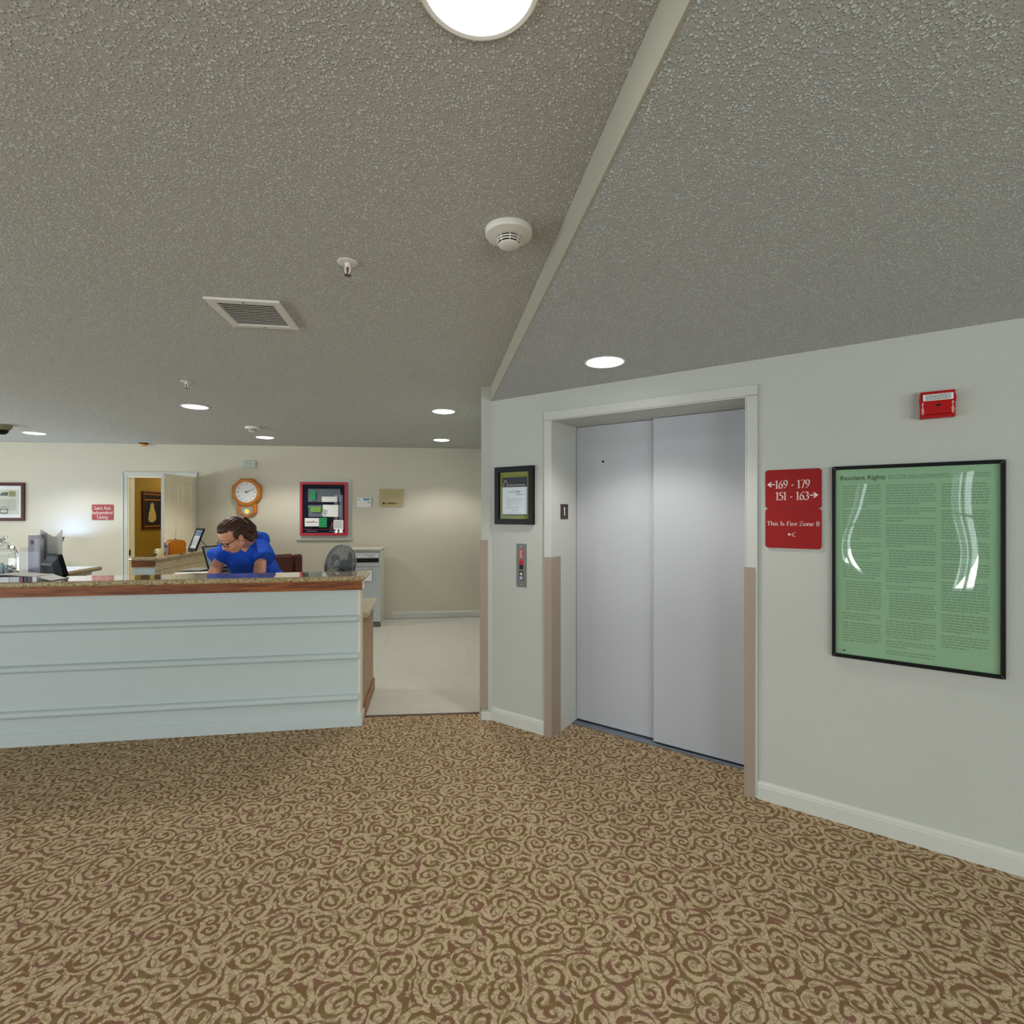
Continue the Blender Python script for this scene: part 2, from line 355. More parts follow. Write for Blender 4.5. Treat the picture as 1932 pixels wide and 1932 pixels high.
# ------------------------------------------------------------------ text
def text_bm(s, size, align='CENTER', bold=0):
    cu = bpy.data.curves.new('t', 'FONT'); cu.body = s; cu.size = size; cu.align_x = align; cu.align_y = 'CENTER'; cu.offset = bold
    cu.resolution_u = 3
    o = bpy.data.objects.new('t', cu); COL.objects.link(o)
    dg = bpy.context.evaluated_depsgraph_get(); me = bpy.data.meshes.new_from_object(o.evaluated_get(dg))
    vs = [tuple(v.co) for v in me.vertices]; fs = [tuple(p.vertices) for p in me.polygons]
    bpy.data.objects.remove(o); bpy.data.curves.remove(cu); bpy.data.meshes.remove(me)
    return vs, fs
def text(m, s, size, x=0, z=0, y=0, align='CENTER', sx=1, bold=0, width=None):
    vs, fs = text_bm(s, size, align, bold)
    if width:
        w = max(v[0] for v in vs)-min(v[0] for v in vs); sx = width/w
    return m.add([(x+v[0]*sx, y, z+v[1]) for v in vs], fs)
def arc(cx, cy, rx, ry, a0, a1, n=12):
    return [(cx+rx*math.cos(math.radians(a0+(a1-a0)*i/n)), cy+ry*math.sin(math.radians(a0+(a1-a0)*i/n))) for i in range(n+1)]
X = .62
GL = {  # strokes, serif feet, advance: an old-style roman cut with a broad nib
 '1': ([[(.03,.86),(.17,.98),(.17,0)]], [(.17,0)], .36), '6': ([[(.44,.98),(.24,.8),(.1,.52),(.07,.3)], arc(.26,.29,.19,.28,0,360,18)], [], .54),
 '9': ([[(.08,.02),(.28,.2),(.42,.48),(.45,.7)], arc(.26,.71,.19,.28,0,360,18)], [], .54), '7': ([[(.05,.95),(.46,.95),(.2,0)]], [], .5),
 '5': ([[(.42,.96),(.14,.96),(.1,.56)], arc(.21,.3,.21,.29,115,-140)], [], .5), '3': ([arc(.21,.75,.17,.22,150,-85), arc(.2,.28,.22,.28,85,-150)], [], .5),
 '-': ([[(.06,.36),(.26,.42)], [(.06,.32),(.26,.38)]], [], .34), ' ': ([], [], .34),
 'T': ([[(.04,.84),(.06,.97),(.64,.97),(.66,.84)], [(.35,.97),(.35,0)]], [(.35,0)], .72), 'h': ([[(.12,1),(.12,0)], arc(.31,.4,.17,.22,170,0)+[(.48,0)]], [(.12,0),(.48,0)], .62),
 'i': ([[(.12,X),(.12,0)], [(.1,.84),(.14,.88)]], [(.12,0)], .28), 's': ([arc(.2,.47,.14,.15,40,250)+arc(.2,.16,.15,.16,70,-150)], [], .44),
 'I': ([[(.16,1),(.16,0)]], [(.16,0),(.16,.97)], .34), 'F': ([[(.14,1),(.14,0)], [(.14,.97),(.54,.97),(.54,.84)], [(.14,.52),(.44,.52)]], [(.14,0)], .6),
 'r': ([[(.12,X),(.12,0)], arc(.26,.42,.14,.18,170,45)], [(.12,0)], .42), 'e': ([[(.09,.34),(.44,.34)]+arc(.27,.31,.19,.31,10,310)], [], .54),
 'Z': ([[(.08,.86),(.08,.97),(.58,.97),(.06,.03),(.6,.03),(.62,.16)]], [], .7), 'o': ([arc(.29,.31,.22,.3,0,360,18)], [], .6),
 'n': ([[(.12,X),(.12,0)], arc(.31,.4,.17,.22,170,0)+[(.48,0)]], [(.12,0),(.48,0)], .62), 'B': ([[(.14,1),(.14,0)], [(.14,.97)]+arc(.3,.75,.19,.22,90,-90)+[(.14,.53)], [(.3,.53)]+arc(.32,.27,.22,.26,90,-90)+[(.14,.02)]], [(.14,0),(.12,.97)], .64),
 'C': ([arc(.42,.5,.36,.48,48,318,18)], [], .78), 'S': ([arc(.27,.74,.18,.23,35,260)+arc(.27,.26,.21,.26,75,-155)], [], .56),
 'a': ([arc(.24,.46,.16,.15,160,20,8)+[(.4,.08),(.46,.02)], arc(.23,.17,.15,.17,60,330)+[(.38,.14)]], [], .5), 't': ([[(.16,.82),(.16,.14)]+arc(.26,.14,.1,.13,180,300,6), [(.04,.6),(.32,.6)]], [], .36),
 'A': ([[(.06,0),(.35,1),(.64,0)], [(.17,.36),(.53,.36)]], [(.06,0),(.64,0)], .72), 'd': ([[(.44,1),(.44,0)], arc(.25,.31,.18,.3,40,320,14)], [(.48,0)], .6),
 'p': ([[(.12,X),(.12,-.3)], arc(.31,.31,.19,.3,140,-140,14)], [(.12,-.3)], .58), 'L': ([[(.14,1),(.14,.03),(.54,.03),(.56,.18)]], [(.14,.97)], .6),
 'v': ([[(.04,X),(.26,0),(.48,X)]], [(.04,X),(.48,X)], .54), 'g': ([arc(.25,.4,.16,.2,0,360,14), [(.12,.22),(.12,.12),(.38,.06)]+arc(.25,-.12,.18,.14,60,-270,12)], [], .52)}
def roman(m, s, h, x=0, z=0, y=0, width=None, space=0):
    vs = []; fs = []; cx = 0; nib = (.066, .024)
    for ch in s:
        st, sf, adv = GL[ch]
        for pl in st:
            for (a, b), (c, d) in zip(pl, pl[1:]):
                n = len(vs); px, pz = nib
                # both nib diagonals so that no direction vanishes
                vs += [(cx+a-px,b-pz),(cx+a+px,b+pz),(cx+c+px,d+pz),(cx+c-px,d-pz), (cx+a-.02,b+.03),(cx+a+.02,b-.03),(cx+c+.02,d-.03),(cx+c-.02,d+.03)]
                fs += [(n,n+1,n+2,n+3),(n+4,n+5,n+6,n+7)]
        for a, b in sf:
            n = len(vs); vs += [(cx+a-.14,b),(cx+a+.14,b),(cx+a+.14,b+.045),(cx+a-.14,b+.045)]; fs.append((n,n+1,n+2,n+3))
        cx += adv+space
    k = h if not width else None
    kx = (width/cx) if width else h
    return m.add([(x-cx*kx/2+v[0]*kx, y, z+(v[1]-.5)*h) for v in vs], fs)
def arrow(m, x, z, L, d=1, y=0, h=.55):   # arrow along x, d = +1 right / -1 left
    t = L*.13; k = L*h
    return m.add([(x-d*L/2,y,z-t/2),(x-d*L/2,y,z+t/2),(x+d*L*.35,y,z+t/2),(x+d*L*.35,y,z-t/2),
                  (x+d*L/2,y,z),(x+d*L*.08,y,z+k/2),(x-d*L*.12,y,z+k/2),(x+d*L*.22,y,z),(x+d*L*.08,y,z-k/2),(x-d*L*.12,y,z-k/2)],
                 [(0,1,2,3),(4,5,6,7),(4,7,9,8)])
def words(m, x0, x1, z, h, y, rnd, full=1.0):   # one line of print too small to read: word-long strokes
    x = x0; e = x0+(x1-x0)*full
    while x < e-h:
        w = min(rnd.uniform(1.2, 5)*h, e-x); m.add([(x,y,z),(x+w,y,z),(x+w,y,z+h),(x,y,z+h)], [(0,1,2,3)]); x += w+h*.6

# ------------------------------------------------------------------ the shell
FE = Frame((-.148, 3.755), (2.140, 2.140))         # elevator wall
FB = Frame((-.472, 7.46), (-.472+6.308, 7.46+.74)) # back wall
FC = Frame((-3.307, 3.307), (-1.081, 3.652)); FC.o = Vector((-1.081, 3.652, 0))  # counter front, origin at its right end
HI, LO = 2.44, 2.332

def carpet_edge(x): return 3.874+(x+.245)*.0812
o = MB().prism([(-8.5,-4.7),(6.2,-4.7),(6.2,3.9),(-.2,3.9),(-.245,3.874),(-8.5,carpet_edge(-8.5))], -.05, 0, 'z').build('floor', M['carpet']); tag(o, kind='structure')
fb = MB().prism([(-8.5,carpet_edge(-8.5)),(-.245,3.874),(-.2,3.9),(.4,3.95),(.4,10.2),(-8.5,10.2)], -.05, -.004, 'z').build('floor_back', M['joint']); tag(fb, kind='structure')
tile = None; g = .305                               # vinyl tiles of the aisle and the work area
for i in range(-9, 5):
    for j in range(0, 14):
        u = i*g-.02; y = .22+j*g
        c = FC.p(u+g/2, y+g/2)
        lx = FB.uv(c)
        if c.x > -.08 or lx[1] > -.14 or c.y-.2 < carpet_edge(c.x) or (y < .75 and u+g < .05): continue
        if tile is None:
            tile = MB().box(-g/2+.0004, g/2-.0004, -g/2+.0004, g/2-.0004, -.004, 0).build('tile', M['vinyl'], fb)
            t = tile
        else:
            t = bpy.data.objects.new('tile', tile.data); COL.objects.link(t); t.parent = fb
        t.location = (c.x, c.y, 0); t.rotation_euler = (0, 0, FC.ang)
# the aisle's first, cut row meets the carpet along a reducer strip
ed = MB().prism([(-1.2, carpet_edge(-1.2)), (-.25, carpet_edge(-.25)), (-.25, 4.16), (-1.2, 4.02)], -.004, -.0005, 'z').build('tile', M['vinyl'], fb)
MB().prism([(-1.2, carpet_edge(-1.2)-.012), (-.24, carpet_edge(-.24)-.012), (-.24, carpet_edge(-.24)+.006), (-1.2, carpet_edge(-1.2)+.006)], 0, .006, 'z').build('reducer_strip', plain('reducer_vinyl', s2l(86,64,58), .5), fb)

o = MB().box(-8.5, 6.3, -4.8, 10.2, HI, HI+.1).build('ceiling', M['ceil']); tag(o, kind='structure')
sx = lambda y: -.148+(3.755-y)*.436/2.943
e = FE.p(6.6)
o = MB().prism([(sx(3.755),3.755),(e.x,e.y),(6.2,-4.7),(sx(-4.7),-4.7)], LO, HI-.001, 'z').build('ceiling_low', M['ceil2']); tag(o, kind='structure')
o = MB().prism([(sx(3.755),3.755),(sx(-4.7),-4.7),(sx(-4.7)-.006,-4.7),(sx(3.755)-.006,3.755)], LO-.001, HI-.001, 'z').build('trim_1', M['step']); tag(o, kind='structure')

# elevator wall with its opening
uL = FE.survey(1041, 966)[0]; uR = FE.survey(1409, 966)[0]; zH = (FE.survey(1042,795)[1]+FE.survey(1409,745)[1])/2
DEP = .335
we = FE.struct('wall_right')
MB().box(0, uL, 0, .45, 0, HI).box(uR, 6.6, 0, .45, 0, HI).box(uL, uR, 0, .45, zH, HI).build('wall_panel', M['wall'], we)
MB().box(uL-.02, uR+.02, .45, .5, 0, HI).build('shaft_back', M['dark'], we)
o = MB().box(-.226, .3, 3.755, 7.55, 0, HI).build('wall_center', M['wall']); tag(o, kind='structure')
def base(name, m, u0, u1, F, y0=0, h=.095, t=.016):
    s = F.struct(name)
    b = MB().prism([(y0,0),(y0-t,0),(y0-t,h*.72),(y0-t*.75,h*.76),(y0-t*.75,h*.84),(y0-t*.45,h*.9),(y0-t*.3,h),(y0,h)], u0, u1, 'x')
    b.build('board', m, s); return s
uCL0 = FE.survey(1028, 966)[0]; uCR1 = FE.survey(1430, 966)[0]
base('baseboard_right', M['trim'], uCR1, 6.5, FE); base('baseboard_center', M['trim'], .0, uCL0, FE)
o = MB().box(-.230, -.146, 3.738, 3.756, 0, .062).box(-.236, -.226, 3.738, 7.3, 0, .062).build('baseboard_post', M['trim']); tag(o, kind='structure')
base('baseboard_back', M['trim'], -1.25, .3, FB)

# elevator entrance (door_1)
d1 = FE.struct('door_1')
zC = FE.survey(1028, 778)[1]
for a, b in ((uCL0, uL), (uR, uCR1)): MB().box(a, b, -.014, 0, 0, zH).build('casing', M['jamb'], d1, bevel=.003)
MB().box(uCL0, uCR1, -.016, 0, zH+.001, zC).build('head_casing', M['jamb'], d1, bevel=.003)
MB().box(uL, uL+.006, -.014, DEP+.04, 0, zH).build('jamb', M['jamb'], d1)
MB().box(uR-.006, uR, -.014, DEP+.04, 0, zH).build('jamb', M['jamb'], d1)
MB().box(uL+.006, uR-.006, -.014, DEP+.06, zH-.006, zH).build('soffit', M['jamb'], d1)
uS = FE.survey(1234, 966, .31)[0]
MB().box(uL+.008, uS+.03, DEP, DEP+.03, .018, zH-.008).build('door_panel', M['elev'], d1, bevel=.004)
MB().box(uS, uR-.008, DEP-.04, DEP-.01, .018, zH-.008).build('door_panel', M['elev'], d1, bevel=.004)
sl = MB().box(uL+.006, uR-.006, DEP-.07, DEP+.06, -.005, .008).build('sill', M['alu'], d1)
for y in (-.052, -.015, .022): MB().box(uL+.01, uR-.01, DEP+y, DEP+y+.006, .008, .0105).build('sill_rib', M['alu'], sl)
u, z = FE.survey(1138, 871, DEP)
MB().lathe([(.008,0),(.008,.003),(.005,.004)], 12, (u, DEP-.004, z), 'y').build('keyhole', M['dark'], d1)
# corner guards
GG = 'tan vinyl corner guards'
def guard(label, F, u, y, legs, h, z0=0):
    t = F.thing('corner_guard', u, z0, label, 'guard', GG, y)
    m = MB()
    for l in legs: m.box(*l, 0, h)
    m.build('guard', M['guard'], t, bevel=.002) if False else None
    return t, m
hg = FE.survey(1041, 1051)[1]
a = FE.survey(1030, 966)[0]
t = tag(MB().box(a, uL+.010, -.020, -.0145, .001, hg).box(uL+.0065, uL+.010, -.0144, .105, .001, hg).build('corner_guard', M['guard']), 'tan plastic corner guard on the left side of the elevator opening', 'guard', GG)
t.location = FE.p(0); t.rotation_euler = (0,0,FE.ang)
hg2 = FE.survey(1415, 1070)[1]
t = tag(MB().box(uR-.010, FE.survey(1425,966)[0], -.020, -.0145, .001, hg2).box(uR-.010, uR-.0065, -.0144, .09, .001, hg2).build('corner_guard', M['guard']), 'tan plastic corner guard on the right side of the elevator opening', 'guard', GG)
t.location = FE.p(0); t.rotation_euler = (0,0,FE.ang)
gm = tag(empty('corner_guard', (-.2, 3.755, .07)), 'tan metal edged guard on the white wall end left of the black frame', 'guard', GG)
MB().box(-.036, .022, -.004, -.0008, 0, 1.245).box(-.036, -.0265, -.0007, .09, 0, 1.245).build('cover', M['guard'], gm)
for x in (-.028, .014): MB().lathe([(.004,0),(.004,.003)], 8, (x, -.0065, .012), 'y').build('screw', M['steel'], gm)

# back wall with the office doorway
dL = FB.survey(241, 966)[0]; dR = FB.survey(369, 966)[0]; dH = 2.0
wb = FB.struct('wall_back')
MB().box(-8.2, dL, 0, .12, 0, HI).box(dR, 2.0, 0, .12, 0, HI).box(dL, dR, 0, .12, dH, HI).build('wall_panel', M['cream'], wb)
d2 = FB.struct('door_2')
cw = .075
for a, b in ((dL-cw, dL), (dR, dR+.03)):
    MB().box(a, b, -.012, 0, 0, dH+.06).build('casing', M['trim'], d2, bevel=.003)
    MB().box(a+.012, a+.03, -.022, -.012, 0, dH+.05).build('casing_bead', M['trim'], d2, bevel=.004)
MB().box(dL-cw, dR+.03, -.013, 0, dH+.001, dH+.062).build('head_casing', M['trim'], d2, bevel=.003)
MB().box(dL, dL+.012, -.004, .13, 0, dH).box(dL+.012, dL+.024, .04, .07, 0, dH).build('jamb', M['doorleaf'], d2)
MB().box(dR-.012, dR, -.004, .13, 0, dH).build('jamb', M['doorleaf'], d2)
MB().box(dL+.012, dR-.012, -.004, .13, dH-.012, dH).build('head_jamb', M['doorleaf'], d2)
MB().box(dL+.0121, dL+.015, .006, .035, .93, 1.01).build('strike_plate', M['hinge'], d2)
# leaf, swung out toward the desk
hp = FB.p(dR-.015, -.02); ne = ray(307, 966, 6.2)
dv = Vector((ne.x-hp.x, ne.y-hp.y, 0)); lw = min(dv.length, .82)
leaf = empty('leaf', (0,0,0)); leaf.parent = d2
leaf.matrix_parent_inverse = Matrix.Identity(4)
wm = Matrix.Translation(hp) @ Matrix.Rotation(math.atan2(dv.y, dv.x), 4, 'Z')
pm = Matrix.Translation(FB.p(0)) @ Matrix.Rotation(FB.ang, 4, 'Z')
leaf.matrix_local = pm.inverted() @ wm
lf = MB().box(0, lw, -.018, .018, .012, dH-.01)
for sgn in (-1, 1):
    for z0, z1 in ((.2,.85),(1.0,1.5),(1.6,1.88)):
        for a, b in ((.1, lw/2-.05), (lw/2+.05, lw-.1)):
            y = sgn*.018
            lf.ring([(a,z0),(b,z0),(b,z1),(a,z1)], [(a+.015,z0+.015),(b-.015,z0+.015),(b-.015,z1-.015),(a+.015,z1-.015)], y, y+sgn*.005)
lf.build('door_slab', M['doorleaf'], leaf)
MB().box(lw, lw+.002, -.018, .018, .012, dH-.01).build('slab_edge', M['trim'], leaf)
for z in (.25, 1.0, 1.75): MB().lathe([(.008,0),(.008,.1)], 10, (-.004, .0, z)).build('hinge', M['brass'], leaf)
# the office behind it
fl = FB.uv((-5.35, 7.2))[0]
wo = FB.struct('wall_office')
MB().box(dL-.13, dL-.05, .12, 3.0, 0, HI).box(dL-.05, dR+.6, 2.6, 2.7, 0, HI).box(dR+.6, dR+.7, .12, 2.7, 0, HI).build('wall_panel', M['mustard'], wo)
po = empty('framed_picture', FB.p(dL-.05, .40, 1.30), FB.ang, 'brown framed dark picture with pale robed shape on the mustard office wall', 'picture')
# runs along the side wall: local y is the wall direction
ph = .52; pw = .5
MB().box(0, .022, 0, .035, -.03, ph).box(0, .022, pw-.035, pw, -.03, ph).box(0, .022, .035, pw-.035, -.03, .005).box(0, .022, .035, pw-.035, ph-.035, ph).build('frame', M['cherry'], po)
MB().box(.004, .014, .035, .05, .005, ph-.035).box(.004, .014, .05, pw-.05, .005, .02).box(.004, .014, .05, pw-.05, ph-.05, ph-.035).box(.004, .012, .05, pw-.05, ph-.13, ph-.115).build('inner_moulding', M['honey'], po)
MB().box(.001, .006, .05, pw-.05, .02, ph-.05).build('canvas', M['dark'], po)
fig = MB()
fig.add([(.0065, .25+a, b) for a, b in ((-.1,.1),(-.085,.2),(-.05,.28),(-.045,.33),(0,.365),(.04,.33),(.05,.27),(.09,.2),(.1,.11),(.03,.07),(-.05,.07))], [tuple(range(11))])
fig.build('robed_shape', plain('pale_gold_paint', s2l(190,170,90), .8), po)

# shell behind the camera
wf = empty('wall_front', (0,0,0), kind='structure')
m = MB(); xs = [-8.5]+[v for w in WINDOWS for v in w]+[6.3]
for i in range(0, len(xs), 2): m.box(xs[i], xs[i+1], -4.8, -4.7, 0, HI)
for a, b in WINDOWS: m.box(a, b, -4.8, -4.7, 0, .3).box(a, b, -4.8, -4.7, 2.2, HI)
m.build('wall_panel', M['wall'], wf)
for i, (a, b) in enumerate(WINDOWS):
    w = empty('window_%d' % (i+1), ((a+b)/2, -4.75, .3), kind='structure'); h = (b-a)/2
    m = MB().ring([(-h,0),(h,0),(h,1.9),(-h,1.9)], [(-h+.05,.05),(h-.05,.05),(h-.05,1.85),(-h+.05,1.85)], -.03, .03).box(-.025, .025, -.03, .03, .05, 1.85)
    m.box(-h+.05, h-.05, -.02, .02, .9, .94)
    m.build('window_frame', M['trim'], w)
    MB().box(-h+.05, h-.05, -.004, .004, .05, 1.85).build('pane', M['pane'], w)
wl = empty('wall_left', (0,0,0), kind='structure')
m = MB(); ys = [-4.8]+[v for w in LEFT_FILL_WINDOWS for v in w]+[6.6]
for i in range(0, len(ys), 2): m.box(-8.6, -8.5, ys[i], ys[i+1], 0, HI)
for a, b in LEFT_FILL_WINDOWS: m.box(-8.6, -8.5, a, b, 0, .3).box(-8.6, -8.5, a, b, 2.2, HI)
m.build('wall_panel', M['wall'], wl)
for i, (a, b) in enumerate(LEFT_FILL_WINDOWS):  # added windows, placed to bring fill onto the back ceiling
    w = empty('window_%d' % (i+6), (-8.55, (a+b)/2, .3), PI/2, kind='structure'); h = (b-a)/2
    MB().ring([(-h,0),(h,0),(h,1.9),(-h,1.9)], [(-h+.05,.05),(h-.05,.05),(h-.05,1.85),(-h+.05,1.85)], -.03, .03).box(-.025, .025, -.03, .03, .05, 1.85).build('window_frame', M['trim'], w)
    MB().box(-h+.05, h-.05, -.004, .004, .05, 1.85).build('pane', M['pane'], w)
o = MB().box(6.2, 6.3, -4.8, 0, 0, HI).build('wall_far_right', M['wall']); tag(o, kind='structure')

# ------------------------------------------------------------------ reception counter
rc = empty('reception_counter', FC.p(0), FC.ang, 'long white panelled reception counter with oak fascia and granite top', 'counter')
CL = -3.9
MB().box(CL, 0, 0, .12, 0, .968).build('front_panel', M['counterpaint'], rc)
MB().box(-.018, .0012, -.0012, .1205, 0, .967).build('corner_bead', plain('corner_bead_paint', s2l(214,212,196), .45), rc)
MB().prism([(0,0),(-.016,0),(-.016,.06),(-.011,.066),(-.011,.074),(0,.084)], CL, .006, 'x').build('baseboard', M['counterpaint'], rc)
MB().box(.0013, .014, -.016, .121, 0, .08).build('baseboard_return', M['trim'], rc, bevel=.004)
for z in (.762, .497, .203):
    MB().prism([(0,z-.024)]+[(-.006-.026*math.sin(q), z-.024*math.cos(q)) for q in [PI*i/10 for i in range(1,10)]]+[(0,z+.026)], CL, -.012, 'x').build('moulding', M['counterpaint'], rc, smooth=True)
MB().box(CL, -.06, -.022, -.0005, .968, 1.031).build('fascia', M['oak'], rc)
MB().box(-.0595, .012, -.022, -.0005, .968, 1.031).build('fascia', M['oak'], rc)
MB().box(.0, .012, 0, .12, .968, 1.031).build('fascia_return', M['doorleaf'], rc)
MB().box(CL, 0, .0, .12, .968, 1.031).build('sub_top', M['doorleaf'], rc)
MB().box(CL-.03, .035, -.048, .285, 1.0315, 1.068).build('granite_top', M['granite'], rc, bevel=.016, seg=4)
# lower work surface behind it with an oak end
MB().box(-2.2, .038, .122, .80, .737, .775).build('desk_top', M['granite'], rc, bevel=.012, seg=3)
MB().box(-2.2, -.02, .122, .140, .776, .90).build('backsplash', M['granite'], rc)
MB().box(-.02, .004, .122, .76, 0, .736).build('end_panel', M['oakpanel'], rc)
MB().box(.0045, .018, .122, .765, 0, .095).build('oak_baseboard', M['oakbase'], rc, bevel=.003)
MB().box(-2.15, -2.12, .122, .74, 0, .736).build('end_panel', M['oakpanel'], rc)
MB().box(-.5, -.03, .16, .74, .04, .735).build('pedestal', M['oakpanel'], rc)
# near return of the top
MB().box(-2.53, -2.22, .2855, .99, 1.0315, 1.068).build('granite_return', M['granite'], rc, bevel=.016, seg=4)
MB().box(-2.49, -2.27, .29, .93, 1.005, 1.031).build('return_fascia', M['doorleaf'], rc)
MB().box(-2.47, -2.29, .125, .9, 0, 1.004).build('return_panel', M['counterpaint'], rc)

rr = empty('return_counter', FC.p(-2.37, 1.86), FC.ang, 'far granite topped return counter with oak fascia behind the reception desk', 'counter')
MB().prism([(-.155,.24),(-.155,.05),(-.13,.01),(-.09,-.005),(.155,-.015),(.155,1.3),(-.155,1.3)], 1.0315, 1.068, 'z').build('granite_top', M['granite'], rr, bevel=.014, seg=3)
MB().box(-.105, .118, .02, 1.28, .965, 1.031).build('fascia', M['oak'], rr)
MB().box(-.095, .11, .03, 1.28, 0, .964).build('knee_wall', M['counterpaint'], rr)
MB().box(.1185, .135, .012, 1.28, .925, 1.030).build('backsplash', M['granite'], rr)
MB().box(.136, .85, -.02, 1.28, .887, .924).box(.30, .85, -.42, -.0205, .887, .924).build('desk_top', M['granite'], rr)
MB().box(.16, .82, .05, 1.26, 0, .886).build('desk_base', M['oakpanel'], rr)
MB().box(.80, .83, -.40, .049, 0, .886).box(.32,.35,-.40,.049,0,.886).build('desk_leg_panel', M['oakpanel'], rr)

# ------------------------------------------------------------------ ceiling lights
def can(x, y, zc, label, r=.098):
    t = empty('ceiling_downlight', (x, y, zc), 0, label, 'light', 'recessed ceiling downlights')
    MB().lathe([(r,-.001),(r+.011,-.001),(r+.012,-.003),(r+.009,-.005),(r+.001,-.004),(r,-.001)], 48, cap=False).build('trim_ring', M['white'], t, smooth=True)
    MB().lathe([(0,-.013),(r*.5,-.0115),(r*.85,-.008),(r,-.004)], 48, cap=False).build('lens', M['lens'], t, smooth=True)
    l = bpy.data.lights.new('downlight_lamp', 'SPOT'); l.energy = DOWN_W*PI; l.spot_size = 2.15; l.spot_blend = .45; l.shadow_soft_size = .08; l.color = (1, .955, .88)
    lo = bpy.data.objects.new('downlight_lamp', l); lo.location = (0,0,-.04); lo.parent = t; COL.objects.link(lo)
    return t
can(-.058, .887, HI, 'bright round ceiling downlight cut by the top edge of the photo')
can(.502, 2.77, LO, 'recessed downlight in the lower ceiling above the elevator doors')
for px, py, lb in ((368,767,'recessed downlight over the reception desk near the small sprinkler'), (65,817,'leftmost recessed downlight beside the security camera'),
                   (500,825,'recessed downlight near the far smoke detector'), (837,776,'nearer of the two downlights over the pale aisle floor'), (833,830,'farther of the two downlights over the pale aisle floor')):
    Y = (HI-EYE)*966/(966-py); can((px-966)/966*Y, Y, HI, lb)

for x, y, zc in ((-2.3, .45, HI), (-4.6, .15, HI), (-2.4, -2.0, HI), (2.6, -.6, LO), (2.4, -2.8, LO)):   # the lobby's other lamps, behind the camera
    can(x, y, zc, 'recessed lobby downlight out of the photo, '+('left and near' if x < -4 else 'left over the camera' if y > 0 else 'left and behind' if x < 0 else 'right over the camera' if y > -1 else 'right and behind'))

# vent
vt = empty('ceiling_vent', (-1.19, 2.37, HI), FC.ang, 'white louvred air vent grille in the textured ceiling', 'vent')
a, b, f = .155, .17, .038
MB().ring([(-a,-b),(a,-b),(a,b),(-a,b)], [(-a+f,-b+f),(a-f,-b+f),(a-f,b-f),(-a+f,b-f)], -.012, 0, 'z').build('frame', M['white'], vt, bevel=.004)
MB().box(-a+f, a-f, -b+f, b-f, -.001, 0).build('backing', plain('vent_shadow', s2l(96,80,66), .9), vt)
ns = 13; st = (2*b-2*f)/ns; slat = None
for k in range(ns):
    y = -b+f+st*(k+.5)
    if slat is None:
        slat = MB().prism([(-st*.42,-.0105),(-st*.34,-.0115),(st*.36,-.003),(st*.28,-.002)], -a+f, a-f, 'x').build('slat', M['white'], vt); s = slat
    else:
        s = bpy.data.objects.new('slat', slat.data); COL.objects.link(s); s.parent = vt
    s.location = (0, y, 0)
for y in (-b+f/2, b-f/2): MB().lathe([(.004,-.0145),(.004,-.012)], 8, (0, y, 0)).build('screw', M['steel'], vt)

def detector(x, y, s, label, detail=True):
    t = empty('smoke_detector', (x, y, HI), 0, label, 'detector', 'smoke detectors')
    MB().lathe([(.077*s,0),(.077*s,-.014*s),(.074*s,-.019*s),(.05*s,-.024*s),(.043*s,-.026*s)], 48).build('base', M['white'], t, smooth=True)
    MB().lathe([(.036*s,-.026*s),(.032*s,-.046*s)], 40).build('dark_chamber', M['dark'], t, smooth=True)
    MB().lathe([(.034*s,-.046*s),(.034*s,-.049*s),(.030*s,-.052*s),(0,-.053*s)], 40).build('cap', M['white'], t, smooth=True)
    for h, r in ((.032,.0405),(.039,.0385)): MB().lathe([(r*s-.003*s,-h*s),(r*s,-h*s),(r*s-.001*s,-(h+.003)*s),(r*s-.004*s,-(h+.003)*s),(r*s-.003*s,-h*s)], 40, cap=False).build('grille_ring', M['white'], t, smooth=True)
    for k in range(8):
        c, q = math.cos(k*PI/4+.1), math.sin(k*PI/4+.1)
        MB().tube([(.042*s*c,.042*s*q,-.025*s),(.034*s*c,.034*s*q,-.048*s)], .0016*s, 6).build('rib', M['white'], t)
    return t
detector(-.0104, 1.674, 1, 'round white smoke detector beside the ceiling step')
detector(-2.81, 5.55, 1, 'far white smoke detector over the reception desk')

def sprinkler(x, y, label):
    t = empty('sprinkler_head', (x, y, HI), 0, label, 'sprinkler', 'ceiling sprinklers')
    MB().lathe([(.037,0),(.037,-.003),(.031,-.006),(.013,-.004),(.010,-.004)], 32).build('escutcheon', M['white'], t, smooth=True)
    MB().lathe([(.010,-.004),(.010,-.014),(.007,-.018)], 16).build('collar', M['white'], t, smooth=True)
    MB().tube([(-.008,0,-.016),(-.009,0,-.03),(-.003,0,-.045)], .0028, 6).tube([(.008,0,-.016),(.009,0,-.03),(.003,0,-.045)], .0028, 6).build('yoke', M['white'], t)
    MB().lathe([(.002,-.018),(.002,-.044)], 8).build('bulb', M['red'], t)
    MB().lathe([(.004,-.045),(.013,-.047),(.013,-.0485)], 16).build('deflector', M['steel'], t)
sprinkler(-.6056, 1.887, 'white sprinkler head with red bulb between vent and smoke detector')
sprinkler(-2.295, 3.61, 'small distant sprinkler head above the reception counter')
am = empty('amber_beacon', (-4.92, 6.84, HI), 0, 'small amber domed beacon on ceiling edge above the office door', 'beacon')
MB().lathe([(.055,0),(.055,-.012),(.05,-.015)], 24).build('base', M['hinge'], am, smooth=True)
MB().lathe([(.046,-.015),(.04,-.03),(.02,-.04),(0,-.042)], 24).build('lens', M['amber'], am, smooth=True)
sc = empty('security_camera', (-5.38, 5.40, HI), 0, 'beige dome security camera at the far left edge of the ceiling', 'camera')
